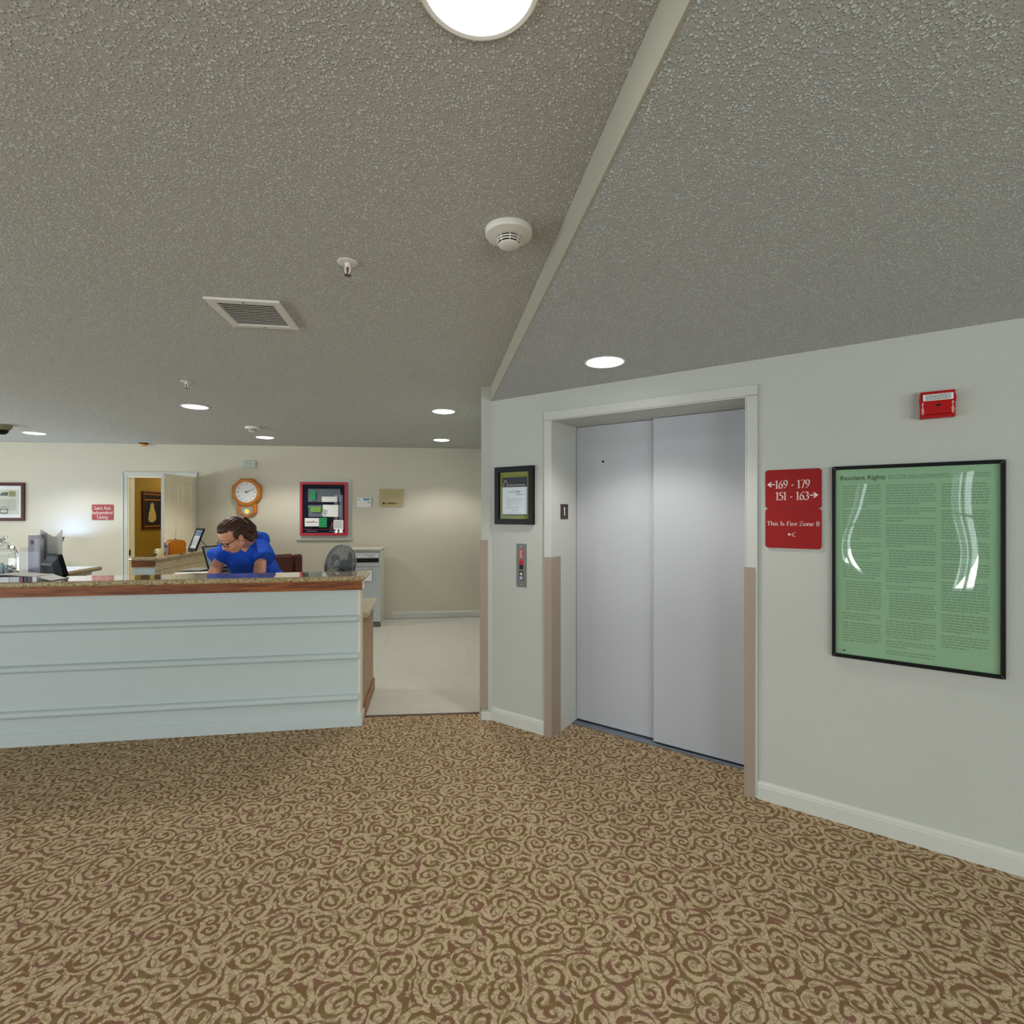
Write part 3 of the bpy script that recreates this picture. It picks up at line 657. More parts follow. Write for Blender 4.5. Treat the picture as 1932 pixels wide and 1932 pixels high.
MB().lathe([(.085,0),(.08,-.03),(.06,-.055)], 32).build('housing', plain('camera_beige', s2l(128,122,96), .5), sc, smooth=True)
MB().lathe([(.055,-.055),(.05,-.08),(.03,-.1),(0,-.107)], 32).build('dome', M['blackgloss'], sc, smooth=True)

# ------------------------------------------------------------------ on the back wall
def framed(F, r, name, label, cat, fw, fmat, depth=.022, y=0):
    u0, u1, z0, z1 = r
    t = F.thing(name, (u0+u1)/2, z0, label, cat, y=y); w = (u1-u0)/2; h = z1-z0
    MB().ring([(-w,0),(w,0),(w,h),(-w,h)], [(-w+fw,fw),(w-fw,fw),(w-fw,h-fw),(-w+fw,h-fw)], -depth, 0).build('frame', fmat, t, bevel=.003)
    return t, w, h
rnd = random.Random(3)
r = list(FB.rect((-2,911),(48,911),(48,983),(-2,983))); r[0] = r[1]-.62
t, w, h = framed(FB, r, 'framed_certificate', 'cherry framed certificate cut by the left edge of the photo', 'picture', .04, M['cherry'])
MB().box(-w+.04, w-.04, -.008, -.002, .04, h-.04).build('mat_board', M['paper'], t)
MB().box(-w+.09, w-.075, -.0095, -.008, .085, h-.09).build('sheet', plain('cream_sheet', s2l(208,210,196), .8), t)
m = MB()
for k in range(9): words(m, w-.33, w-.1, .14+k*.017, .004, -.0100, rnd)
m.add([(w-.3,-.0100,h-.17),(w-.2,-.0100,h-.17),(w-.2,-.0100,h-.12),(w-.28,-.0100,h-.13)], [(0,1,2,3)])
m.build('print', M['ink'], t)
MB().add([(w-.19,-.0101,h-.18),(w-.11,-.0101,h-.18),(w-.11,-.0101,h-.11),(w-.19,-.0101,h-.11)], [(0,1,2,3)]).build('print', plain('sepia_print', s2l(150,146,100), .8), t)
MB().lathe([(.045,-.0100),(.05,-.0104)], 24, (w-.25,0,.14), 'y', cap=False).ring([(w-.3,.1),(w-.2,.1),(w-.2,.16),(w-.3,.16)], [(w-.29,.11),(w-.21,.11),(w-.21,.15),(w-.29,.15)], -.0102, -.0100).build('seal', M['ink'], t)
MB().box(-w+.04, w-.04, -.014, -.012, .04, h-.04).build('pane', M['pane'], t)

def rrect(w, h, r, n=5, x0=0, z0=0):
    P = []
    for cx, cz, a in ((w-r,h-r,0),(-w+r,h-r,90),(-w+r,-h+r,180),(w-r,-h+r,270)):
        for k in range(n+1):
            q = math.radians(a+90*k/n); P.append((x0+cx+r*math.cos(q), z0+cz+r*math.sin(q)))
    return P
u0,u1,z0,z1 = FB.rect((174,952),(214,952),(214,981),(174,981))
t = FB.thing('room_sign', (u0+u1)/2, (z0+z1)/2, 'faded red sign reading Saint Ann Independent Living left of the office door', 'sign')
w, h = (u1-u0)/2, (z1-z0)/2
MB().prism(rrect(w,h,.012), -.008, 0).build('plate', M['salmon'], t)
m = MB()
for k, s in enumerate(('Saint Ann','Independent','Living')): roman(m, s, .044, 0, .058-k*.060, -.0085, width=(.21,.262,.135)[k])
m.build('lettering', M['letter'], t)

# clock
u, z = FB.survey(468, 929)
ck = FB.thing('wall_clock', u, z, 'octagonal honey oak pendulum wall clock above the woman', 'clock')
R = .187
octo = [(R*math.cos(PI/8+k*PI/4)/math.cos(PI/8), R*math.sin(PI/8+k*PI/4)/math.cos(PI/8)) for k in range(8)]
oc = [(p[0], p[1]*1.0) for p in octo]
MB().prism(oc, -.06, 0).prism([(-.125,-.1),(.125,-.1),(.125,-.29),(.0,-.355),(-.125,-.29)], -.05, 0).build('case', M['honey'], ck, bevel=.006)
ci = [(.15*math.cos(k*PI/20), .15*math.sin(k*PI/20)) for k in range(40)]
oo = [(.182*math.cos(k*PI/20)*1.0, .182*math.sin(k*PI/20)) for k in range(40)]
MB().ring(oo, [(p[0]*.94,p[1]*.94) for p in ci], -.072, -.06).build('bezel', M['honey'], ck, bevel=.004)
MB().lathe([(.141,-.064),(0,-.064)], 48, axis='y', cap=False).build('dial', plain('dial_white', s2l(226,228,228), .5), ck)
m = MB()
for k in range(12):
    a = PI/2-(k+1)*PI/6; text(m, str(k+1), .036, .113*math.cos(a), .113*math.sin(a), -.0648)
m.build('numerals', M['ink'], ck)
for nm, ln, wd, deg in (('minute_hand',.115,.004,66), ('hour_hand',.075,.006,65.5)):
    a = math.radians(90-deg); c, s = math.cos(a), math.sin(a); yy = -.067 if nm[0] == 'm' else -.066
    MB().add([(-.015*c-wd*s,yy,-.015*s+wd*c),(-.015*c+wd*s,yy,-.015*s-wd*c),(ln*c+wd*.4*s,yy,ln*s-wd*.4*c),(ln*c-wd*.4*s,yy,ln*s+wd*.4*c)], [(0,1,2,3)]).build(nm, M['black'], ck)
MB().lathe([(.012,-.069),(.012,-.0645)], 16, axis='y').build('hub', M['black'], ck)
MB().lathe([(.142,-.0745),(.0,-.078)], 48, axis='y', cap=False).build('pane', M['pane'], ck)
MB().prism([(-.07,-.21),(.07,-.21),(.075,-.27),(0,-.315),(-.075,-.27)], -.052, -.0501).build('pendulum_window', plain('silver_glass', s2l(110,132,138), .3, .2), ck)
MB().ring([(-.09,-.195),(.09,-.195),(.095,-.283),(0,-.335),(-.095,-.283)], [(-.07,-.21),(.07,-.21),(.075,-.27),(0,-.315),(-.075,-.27)], -.058, -.0501).build('window_frame', M['honey'], ck)
MB().lathe([(.032,-.056),(.03,-.053),(.0,-.0525)], 24, (.005,0,-.262), 'y').build('pendulum', M['brass'], ck)

u0,u1,z0,z1 = FB.rect((459,870),(484,870),(484,883),(459,883))
t = FB.thing('chime_box', (u0+u1)/2, z0, 'small pale grey box on the wall above the clock', 'box')
MB().box((u0-u1)/2, (u1-u0)/2, -.03, 0, 0, z1-z0).build('housing', M['grey'] if False else plain('pale_grey', s2l(182,190,188), .5), t, bevel=.006)
MB().box(-.06, .05, -.0306, -.03, .05, .054).box(-.02, .05, -.0306, -.03, .06, .064).box(-.04, -.03, -.0306, -.03, .06, .075).build('print', M['grey'], t)

# fire alarm cabinet
r = FB.rect((561,904),(663,904),(663,1017),(561,1017)); u0,u1,z0,z1 = r
fp = FB.thing('fire_alarm_cabinet', (u0+u1)/2, z0, 'red framed fire alarm cabinet with navy window and white surround', 'cabinet'); w, h = (u1-u0)/2, z1-z0
MB().ring([(-w,.0),(w,.0),(w,h),(-w,h)], [(-w+.05,.05),(w-.05,.05),(w-.05,h-.05),(-w+.05,h-.05)], -.012, 0).build('surround', M['trim'], fp, bevel=.003)
MB().box(-w-.01, w+.01, -.03, -.0125, -.012, .014).build('sill', M['trim'], fp, bevel=.004)
a0, b0 = -w+.048, w-.048; c0, e0 = .052, h-.045
MB().ring([(a0,c0),(b0,c0),(b0,e0),(a0,e0)], [(a0+.034,c0+.034),(b0-.034,c0+.034),(b0-.034,e0-.034),(a0+.034,e0-.034)], -.06, -.012).build('red_frame', M['redframe'], fp, bevel=.005)
MB().box(a0+.034, b0-.034, -.02, -.012, c0+.034, e0-.034).build('navy_panel', M['navyglass'], fp)
def P(px, py): # photo point in the cabinet's own plane
    u, z = FB.survey(px, py, -.03); return u-(u0+u1)/2, z-z0
def prect(x0, y0, x1, y1, ya, yb):
    a = P(x0, y1); b = P(x1, y0); return (a[0], b[0], ya, yb, a[1], b[1])
for q in ((581,922.5,642,947), (582,953,642,975)): MB().box(*prect(*q, -.026, -.0205)).build('module', M['chip'], fp)
MB().box(*prect(571,998.4,647,999.4,-.0212,-.0205)).build('red_line', M['redframe'], fp)
m = MB(); x, z = P(589, 1002.5); text(m, 'FIRE ALARM', .028, x, z, -.0215); x, z = P(633, 1002); text(m, 'CONTROL UNIT', .02, x, z, -.0215)
m = MB()
for x0, x1 in ((579,598),(621,642)):
    a = P(x0, 1003); b = P(x1, 1003); words(m, a[0], b[0], a[1], .009, -.0215, rnd)
m.build('lettering', M['lcd'], fp)
MB().lathe([(.012,-.029),(.011,-.0262)], 12, (P(582.5,955.5)[0],0,P(582.5,955.5)[1]), 'y').build('indicator', plain('green_led', s2l(40,200,30), .4), fp)
MB().tube([(P(627,986)[0],-.024,P(627,986)[1]),(P(624,998)[0],-.024,P(624,998)[1])], .006, 6).build('key_tag', M['orange'], fp)
MB().box(a0+.034, b0-.034, -.052, -.050, c0+.034, e0-.034).build('pane', M['pane'], fp)
def note(label, q, mat, y=-.0565, rot=0, lines=None, pr=None):
    aa = prect(*q, 0, 0); cx, cz = (aa[0]+aa[1])/2, (aa[4]+aa[5])/2; hw, hh = (aa[1]-aa[0])/2, (aa[5]-aa[4])/2
    t = empty('paper_note', FB.p((u0+u1)/2+cx, y, z0+cz), FB.ang, label, 'note', 'notes taped to the alarm cabinet'); t.rotation_euler = (0, rot, FB.ang)
    MB().box(-hw, hw, -.001, .001, -hh, hh).build('sheet', mat, t)
    if lines:
        m = MB()
        for k in range(lines): words(m, -hw*.8, hw*.8, hh*.75-(k+.5)*hh*1.6/lines, hh*.5/lines, -.0014, rnd)
        m.build('print', pr or M['ink'], t)
    return t, hw, hh
note('tall green note at the upper left of the alarm cabinet', (587,926,596,943), M['green'], lines=6, pr=plain('dark_green_ink', s2l(16,110,60), .8))
note('white sheet on the upper grey module of the alarm cabinet', (608,937,637,947), M['paper'])
note('lime green note on the lower grey module of the alarm cabinet', (588,956.5,606,965.5), M['lime'], lines=2)
note('large white sheet on the lower right of the alarm cabinet', (610,952.5,639,975), M['paper'], rot=.02)
t_, a, b = note('small tilted white tag over the large sheet in the cabinet', (609,961,618,973), plain('grey_white_paper', s2l(196,204,204), .8), y=-.0595, rot=.35, lines=5)
t_, a, b = note('white card with red flame mark at the lower left of the cabinet', (576,977.5,602.5,993), M['paper'])
MB().box(-a*.85, a*.1, -.0015, -.001, -.004, .006).box(a*.4, a*.85, -.0015, -.001, -.004, .004).build('print', M['black'], t_)
MB().add([(a*v[0]*.6+a*.2, -.0016, b*v[1]) for v in ((-.2,-.1),(.2,-.1),(.22,.1),(.05,.5),(-.1,.25),(-.25,.15))], [tuple(range(6))]).build('flame_mark', M['orange'], t_)
note('square green note beside the flame card in the cabinet', (602.8,977,617.5,994.5), M['green'], lines=3, pr=plain('dark_green_ink', s2l(16,110,60), .8))
note('white gridded card at the lower right corner of the cabinet', (630,981,648.5,998.5), M['paper'], lines=6, rot=.03)

u0_, u1_, z0_, z1_ = FB.rect((674,938),(701,938),(701,957.5),(674,957.5))
t = FB.thing('thermostat', (u0_+u1_)/2, z0_, 'white thermostat with blue screen between cabinet and beige panel', 'thermostat'); w, h = (u1_-u0_)/2, z1_-z0_
MB().box(-w, w, -.028, 0, 0, h).build('housing', M['white'], t, bevel=.008)
MB().box(-.01, w*.8, -.0295, -.028, h*.66, h*.9).build('screen', M['lcd'], t)
MB().box(w*.5, w*.8, -.030, -.028, h*.42, h*.52).build('button', M['grey'], t); MB().box(-w*.8, -w*.6, -.030, -.028, h*.74, h*.82).build('button', M['grey'], t)
u0_, u1_, z0_, z1_ = FB.rect((716,923),(760,923),(760,956),(716,956))
t = FB.thing('annunciator_panel', (u0_+u1_)/2, z0_, 'beige annunciator panel with small knobs right of the thermostat', 'panel'); w, h = (u1_-u0_)/2, z1_-z0_
MB().box(-w, w, -.02, 0, 0, h).build('plate', M['beige'], t, bevel=.003)
m = MB(); bg = plain('beige_engraving', s2l(140,126,86), .7)
for k in range(5): m.box(-w*.72, w*.75, -.0206, -.02, h*(.5+.095*k), h*(.5+.095*k)+.002)
for k in range(9): m.box(-w*.72+k*w*1.47/8, -w*.72+k*w*1.47/8+.002, -.0206, -.02, h*.5, h*.89)
m.build('label_grid', bg, t)
for x, s, n_ in ((-.62,.014,'knob'),(-.36,.006,'pilot_light'),(-.12,.010,'toggle_switch'),(.1,.010,'toggle_switch'),(.33,.010,'toggle_switch'),(.6,.005,'pilot_light')):
    MB().lathe([(s,-.034),(s,-.02)], 12, (w*x,0,h*.19), 'y').build(n_, M['black'], t)

# shredding console
bx = Frame((0,0),(1,0)); bx.o = ray(717.5, 1183, 6.77); bx.o.z = 0; bx.d = FB.d; bx.n = FB.n
bn = empty('shredding_bin', bx.o, FB.ang, 'grey paper shredding bin with slot against the back wall', 'bin')
BW, BH, BD = .44, 1.035, .44
MB().box(-BW, -.002, .02, BD, 0, BH-.02).build('body', M['binside'], bn)
MB().box(-BW, .0, .0, .018, .80, BH-.045).build('top_panel', M['greybin'], bn, bevel=.002)
MB().box(-BW, .0, .0, .018, .07, .795).build('door', M['greybin'], bn, bevel=.002)
MB().box(-BW-.01, .012, -.01, BD+.005, BH-.02, BH).build('lid', M['binside'], bn, bevel=.004)
MB().box(-BW, .0, .004, .02, 0, .065).build('plinth', M['steel'], bn)
MB().box(-BW+.03, -.02, -.002, 0, .855, .91).build('slot', M['dark'], bn)
MB().box(-BW+.03, -.03, -.002, 0, .922, .972).build('sign_strip', M['paper'], bn)
m = MB(); text(m, 'BIN FOR SHREDDING', .028, -BW/2, .953, -.0026, width=.33); m.build('lettering', M['ink'], bn)
MB().box(-.16, -.09, -.0026, -.002, .929, .935).build('red_underline', M['redframe'], bn)
lb_ = MB().box(-.28, -.1, -.002, 0, .60, .76).build('label', M['paper'], bn)
MB().ring([(-.28,.6),(-.1,.6),(-.1,.76),(-.28,.76)], [(-.275,.605),(-.105,.605),(-.105,.755),(-.275,.755)], -.0026, -.002).build('label_border', M['cherry'], lb_)
m = MB()
for k in range(3): words(m, -.26, -.15, .735-.022*k, .010, -.0027, rnd)
m.build('print', M['redframe'], lb_)

# ------------------------------------------------------------------ on the elevator wall
r = FE.rect((937,883),(1009,878),(1010,990),(937,989))
t, w, h = framed(FE, r, 'framed_certificate', 'black framed membership certificate with olive mat beside the elevator', 'picture', .038, M['blackgloss'], .028)
MB().box(-w+.038, w-.038, -.008, -.001, .038, h-.038).build('mat_board', M['olive'], t)
sw = w-.060
MB().box(-sw, sw, -.0095, -.0081, .072, h-.075).build('sheet', plain('cool_paper', s2l(206,216,222), .8), t)
MB().box(-sw, sw, -.0102, -.0096, h-.145, h-.075).build('navy_band', M['navy'], t)
MB().box(-sw+.005, sw, -.0102, -.0096, .065, .072).build('dark_edge', M['navy'], t)
m = MB(); text(m, 'Certificate of Membership', .016, .018, h-.131, -.0106, width=sw*1.4); m.tube([(-sw+.026+.016*math.cos(a), -.0106, h-.14+.045*math.sin(a)) for a in [PI*k/8 for k in range(9)]], .0016, 4); m.build('lettering', M['letter'], t)
sh_ = h-.217; zt = h-.145
m = MB(); text(m, 'Leading', .026, -sw*.22, zt-.16*sh_, -.0100, width=sw*.68); m.build('lettering', plain('sage_ink', s2l(130,158,120), .8), t)
m = MB(); text(m, 'Age', .026, sw*.32, zt-.16*sh_, -.0100, width=sw*.36); m.build('lettering', M['navy'], t)
m = MB(); text(m, 'Oklahoma', .014, sw*.42, zt-.275*sh_, -.0100, width=sw*.6); m.build('lettering', M['navy'], t)
m = MB()
for q, f in ((.40,1),(.45,.95),(.50,.98),(.55,.7),(.61,.95),(.66,.3),(.72,.9),(.78,.7)): words(m, -sw*.68, sw*.68, zt-(q+.02)*sh_, .004, -.0100, rnd, f)
words(m, -sw*.2, sw*.3, zt-.87*sh_, .006, -.0100, rnd); words(m, -sw*.6, sw*.6, zt-.96*sh_, .004, -.0100, rnd)
m.build('print', M['tinypr'], t)
MB().box(-w+.038, w-.038, -.018, -.016, .038, h-.038).build('pane', M['pane'], t)

u0,u1,z0,z1 = FE.rect((975,1026),(994,1026),(993,1108),(975,1107))
t = FE.thing('call_button_plate', (u0+u1)/2, z0, 'steel elevator call plate with red notice and up button', 'control panel'); w, h = (u1-u0)/2, z1-z0
MB().box(-w, w, -.004, 0, 0, h).build('plate', M['steel'], t, bevel=.0015)
def strip(name, a, b, mat, d=.0055): return MB().box(-w*.38, w*.36, -d, -.0041, h*(1-b), h*(1-a)).build(name, mat, t)
q = strip('fire_notice', .13, .345, M['alarm']); 
m = MB()
for k in range(7): words(m, -w*.3, w*.3, h*.84-k*h*.027, h*.010, -.0058, rnd)
m.build('print', M['letter'], q)
strip('fire_notice', .375, .485, M['alarm']); strip('dark_window', .487, .59, M['blackgloss']); strip('button_frame', .63, .84, M['black'])
MB().add([(w*x*.55, -.0062, h*(.295+z*.055)) for x, z in ((0,1),(.55,.0),(.55,-.25),(.12,.1),(.12,-.8),(-.12,-.8),(-.12,.1),(-.55,-.25),(-.55,0))], [(0,1,2,3),(3,4,5,6),(0,6,7,8),(0,3,6)]).build('up_arrow', M['letter'], t)
MB().box(-w*.3, w*.3, -.009, -.0056, h*.175, h*.245).build('call_button', plain('lit_blue_button', s2l(150,172,196), .4), t, bevel=.002)
for z in (.05, .93): MB().lathe([(.004,-.0055),(.004,-.0041)], 8, (0,0,h*z), 'y').build('screw', M['alu'], t)

# floor number on the left jamb (plane u = uL + .006)
fj = Frame((0,0),(1,0)); fj.o = FE.p(uL+.0065); fj.d = FE.n; fj.n = -FE.d; fj.ang = math.atan2(fj.d.y, fj.d.x)
a = fj.survey(1057.5, 951); b = fj.survey(1071, 979)
t = empty('floor_number_plate', fj.p((a[0]+b[0])/2, 0, (a[1]+b[1])/2), fj.ang, 'small dark plate reading 1 on the elevator jamb', 'sign')
w, h = abs(b[0]-a[0])/2, abs(a[1]-b[1])/2
MB().box(-w, w, -.004, 0, -h, h).build('plate', M['brownplate'], t)
m = MB(); m.box(-.005, .005, -.0048, -.0041, -.028, .03).add([(-.005,-.0048,.03),(-.005,-.0048,.016),(-.018,-.0048,.012)], [(0,1,2)]); m.build('numeral', M['letter'], t)

# fire alarm strobe
u0,u1,z0,z1 = FE.rect((1735,744),(1800,737),(1801,787),(1735,793))
t = FE.thing('fire_alarm_strobe', (u0+u1)/2, z0, 'red fire alarm strobe reading FIRE high on the wall over the poster', 'alarm'); w, h = (u1-u0)/2, z1-z0
MB().box(-w, w, -.045, 0, 0, h*.62).box(-w-.002, w+.003, -.047, 0, h*.55, h*.8).box(-w, w, -.04, 0, h*.78, h).build('housing', M['alarm'], t, bevel=.003)
MB().box(-w*.78, w*.78, -.045, -.030, .012, h*.14).build('lower_bevel', M['red'], t)
MB().box(-w*.86, w*.88, -.054, -.0472, h*.63, h*.88).build('strobe_lens', plain('frosted_lens', s2l(214,220,222), .15), t, bevel=.004)
m = MB()
for k in range(4): words(m, -w*.7, w*.75, h*(.66+.05*k), .003, -.0546, rnd)
m.build('print', M['ink'], t)
MB().box(-.006, .01, -.0462, -.045, h*.42, h*.50).build('test_port', M['black'], t)
m = MB()
for sx_ in (-.88, .88):
    for k, c in enumerate('FIRE'): text(m, c, .019, w*sx_*.97, h*(.47-.105*k)+.004, -.0477)
m.build('lettering', M['letter'], t)

# wayfinding sign: two plates
u0,u1,z0,z1 = FE.rect((1444,888),(1550,883),(1551,1036),(1445,1034))
t = FE.thing('wayfinding_sign', (u0+u1)/2, z0, 'red two-plate sign with room numbers and fire zone by the elevator', 'sign'); w, h = (u1-u0)/2, z1-z0
up = (h*.485)/2
MB().prism(rrect(w, up*1.02, .016, 5, 0, h-up*1.02), -.008, 0).build('upper_plate', M['red'], t)
MB().prism(rrect(w, (h-2*up*1.02)/2-.0008, .016, 5, 0, (h-2*up*1.02)/2), -.008, 0).build('lower_plate', M['red'], t)
m = MB(); Z = lambda py: (1036-py)/152*h; XX = lambda px: (px-1497.5)/53.5*w
roman(m, '169 - 179', .042, XX(1497), Z(912.5), -.0086, width=XX(1530)-XX(1463.5)); arrow(m, XX(1455.5), Z(912.5), .036, -1, -.0086, .7)
roman(m, '151 - 163', .042, XX(1496.5), Z(935), -.0086, width=XX(1528)-XX(1464.5)); arrow(m, XX(1537), Z(934), .038, 1, -.0086, .7)
roman(m, 'This Is Fire Zone B', .022, XX(1497.5), Z(988), -.0086, width=XX(1548)-XX(1447))
roman(m, 'C', .022, XX(1500.5), Z(1009), -.0086); arrow(m, XX(1492), Z(1009), .021, -1, -.0086, .75)
m.build('lettering', M['letter'], t)

# Resident Rights poster
r = FE.rect((1566,882),(1895,867),(1898,1279),(1574,1238))
t, w, h = framed(FE, r, 'framed_poster', 'large green resident rights poster in thin black frame', 'poster', .016, M['blackgloss'], .022)
MB().box(-w+.016, w-.016, -.006, -.001, .016, h-.016).build('sheet', M['poster'], t)
k_ = 2*w
m = MB(); text(m, 'Resident Rights', .030, -w+.033, h-.058, -.0064, 'LEFT', width=k_*.285, bold=.0003)
m.add([(-w+k_*.36,-.0064,h-.066),(w-.045,-.0064,h-.066),(w-.045,-.0064,h-.0645),(-w+k_*.36,-.0064,h-.0645)], [(0,1,2,3)])
m.build('title', M['posterink'], t)
m = MB(); text(m, '\u00a763-1-1918. Rights and Responsibilities - Violations - Penalties', .017, -w+k_*.36, h-.054, -.0064, 'LEFT', width=k_*.565)
m.build('subtitle', plain('poster_mid_ink', s2l(88,120,90), .8), t)
m = MB(); lh = .0122
for ci_, (x0, x1, zt, zb) in enumerate(((-w+.045, -w+k_*.315, h-.10, .065), (-w+k_*.345, -w+k_*.635, h-.10, .04), (-w+k_*.665, w-.05, h-.10, .085))):
    z = zt; n = rnd.randint(6, 10); ind = 0
    while z > zb:
        words(m, x0+ind, x1, z, lh*.42, -.0064, rnd, 1 if n > 1 else rnd.uniform(.35,.9)); z -= lh; n -= 1
        if n <= 0: z -= lh*.75; n = rnd.randint(2, 12); ind = rnd.choice((0,0,0,.012))
m.build('print', M['posterfaint'], t)
MB().box(-w+.045, -w+.056, -.0064, -.006, .03, .037).build('corner_mark', M['posterink'], t)
MB().box(-w+.016, w-.016, -.014, -.012, .016, h-.016).build('pane', M['wavy'], t)
for sx_, z in ((-1, 0), (1, h), (-1, h), (1, 0)):
    d = -1 if z else 1
    MB().add([(sx_*w, -.0224, z), (sx_*(w-.016), -.0224, z+d*.016), (sx_*(w-.0168), -.0224, z+d*.0155), (sx_*(w-.0008), -.0224, z-d*.0002)], [(0,1,2,3)]).build('mitre', M['alu'], t)

# ------------------------------------------------------------------ on the counter
CT = 1.068
def oncounter(name, u, y, label, cat, group=None, rz=0, z=CT): return empty(name, FC.p(u, y, z), FC.ang+rz, label, cat, group)
glass = bpy.data.materials.new('clear_glass'); glass.use_nodes = True
b = glass.node_tree.nodes['Principled BSDF']; b.inputs['Transmission Weight'].default_value = 1; b.inputs['Roughness'].default_value = .02; b.inputs['IOR'].default_value = 1.35; b.inputs['Base Color'].default_value = (.96,.98,1,1)
# left end: cut-glass jar, brochure holder, sign sheet
Yj = 3.60; pj = ray(4, 1000, Yj); ju, jy = FC.uv(pj)
j = oncounter('glass_jar', ju, jy, 'lidded cut glass jar on the counter at the left edge of the photo', 'jar')
MB().lathe([(.07,0),(.09,.006),(.086,.03),(.088,.12),(.082,.165),(.07,.19),(.064,.195),(.060,.195),(.066,.186),(.078,.16),(.083,.12),(.081,.03),(.074,.014),(0,.012)], 24).build('body', glass, j)
MB().lathe([(0,.197),(.068,.197),(.066,.206),(.045,.226),(.03,.236),(.016,.240),(.012,.25),(.02,.262),(.030,.276),(.026,.282),(0,.284)], 24).build('lid', glass, j, smooth=True)
rg = random.Random(5)
m = MB()
for k in range(36):
    a = rg.uniform(0, 2*PI); q = rg.uniform(0, .06); m.ball((q*math.cos(a), q*math.sin(a), .024+rg.uniform(0,.05)), .011, seg=8, rings=5)
o = m.build('facet_sparkle', plain('sparkle_white', s2l(238,244,248), .1), j, smooth=True); tag(o, kind='stuff')  # pale balls stand in for the sparkle of the cut glass
MB().box(.03, .045, -.058, -.05, .014, .1).build('blue_strip', plain('pale_blue_strip', s2l(170,206,224), .4), j)  # blue gleam of a cut facet, put in as a pale strip
pb = ray(64, 1000, 3.66); bu, by = FC.uv(pb)
bh = oncounter('brochure_holder', bu, by, 'clear acrylic brochure holder on the counter right of the glass jar', 'holder', rz=.1)
MB().box(-.055, -.052, -.05, .05, 0, .2).box(.052, .055, -.05, .05, 0, .3).box(-.052, .052, .047, .05, 0, .305).box(-.052, .052, -.05, -.047, 0, .17).box(-.052, .052, -.047, .047, 0, .004).build('box', M['acrylic'], bh)
MB().add([(-.055,-.05,.2),(-.03,-.05,.235),(.055,-.05,.3),(.055,-.047,.3),(-.03,-.047,.235),(-.055,-.047,.2)], [(0,1,2,3,4,5)]).build('slanted_edge', M['acrylic'], bh)
MB().box(-.045, .03, .02, .03, .004, .285).build('leaflet', plain('lilac_grey_leaflet', s2l(168,168,188), .6), bh)
MB().box(-.03, .02, .018, .0199, .22, .25).build('leaflet_print', plain('mauve_print', s2l(120,96,116), .6), bh)
MB().box(.012, .048, -.02, .019, .01, .26).build('leaflet', plain('pale_leaflet', s2l(186,188,200), .6), bh)
pw_ = ray(98, 1000, 3.74); wu, wy = FC.uv(pw_)
ss = oncounter('paper_sheet', wu, wy, 'upright printed white sheet with curled top behind the brochure holder', 'paper')
vs = []; fs = []; n = 12
for i in range(n+1):
    x = -.075+.15*i/n; top = .315+.012*math.cos(i/n*PI*2)-.03*math.sin(PI*i/n)
    yo = .02*math.sin(i/n*PI*1.2)
    vs += [(x,yo,0),(x,yo,top),(x,yo+.002,top),(x,yo+.002,0)]
for i in range(n):
    a = 4*i; fs += [(a,a+4,a+5,a+1),(a+1,a+5,a+6,a+2),(a+2,a+6,a+7,a+3),(a,a+3,a+7,a+4)]
fs += [(0,1,2,3),(4*n,4*n+3,4*n+2,4*n+1)]
MB().add(vs, fs).build('sheet', plain('thin_white_sheet', s2l(206,204,194), .6), ss, smooth=True)
m = MB()
for k in range(7): words(m, -.05, .03, .2-.018*k, .004, -.003, rnd)
m.build('print', M['tinypr'], ss)
# magazines
cols = [s2l(214,214,222), s2l(176,176,190), s2l(204,208,218), s2l(190,194,206), s2l(120,50,84), s2l(36,24,30), s2l(52,48,70), s2l(206,212,222)]
spots = [(0,8,0),(8,15.5,0),(15.5,31,0),(31,48,0),(48,54,0),(55,61,0),(61,69,0),(69,77,0)]
yy = -.035
lab = ['white booklet','grey booklet','pale booklet','silver booklet','maroon booklet','black booklet','dark violet booklet','ice white booklet']
pos = ['at the far left end of the row','second from the left in the row','third from the left in the row','fourth from the left in the row','between silver and black ones in the row','right of the maroon one in the row','right of the black one in the row','at the right end of the row']
for k, (a, b_, z_) in enumerate(spots):
    Y = 3.34; ua = FC.uv(ray(a, 0, Y+.0))[0]; ub = FC.uv(ray(b_-.6, 0, Y))[0]
    if k == 0: ua -= .1
    q = oncounter('booklet', (ua+ub)/2, -.036, lab[k]+' lying on the counter '+pos[k], 'booklet', 'booklets lying on the counter')
    hw = (ub-ua)/2-.0006
    ov = .0
    hw -= (.0 if k == 0 else .0)
    q['_'] = 0; del q['_']
    MB().box(-hw, hw, 0, .13, .0005, .034).build('cover', plain('booklet_cover', cols[k], .4), q)
def sheet(name, pts, mat, label, cat, z0, thick=.002, lift=None, group=None, prints=None):
    c = sum((Vector(p) for p in pts), Vector((0,0)))/len(pts)
    q = oncounter(name, c.x, c.y, label, cat, group, z=z0)
    n = 10; vs = []; fs = []
    for i in range(n+1):
        s = i/n
        a = Vector(pts[0]).lerp(Vector(pts[1]), s)-c; b = Vector(pts[3]).lerp(Vector(pts[2]), s)-c
        zz = lift(s) if lift else 0
        vs += [(a.x,a.y,zz),(b.x,b.y,zz),(b.x,b.y,zz+thick),(a.x,a.y,zz+thick)]
    for i in range(n):
        k = 4*i; fs += [(k,k+4,k+7,k+3),(k+3,k+7,k+6,k+2),(k+2,k+6,k+5,k+1),(k,k+1,k+5,k+4)]
    fs += [(0,3,2,1),(4*n,4*n+1,4*n+2,4*n+3)]
    MB().add(vs, fs).build('page', mat, q)
    return q
uA = FC.uv(ray(0,0,3.34))[0]; uB = FC.uv(ray(78,0,3.36))[0]; uC = FC.uv(ray(118,0,3.42))[0]
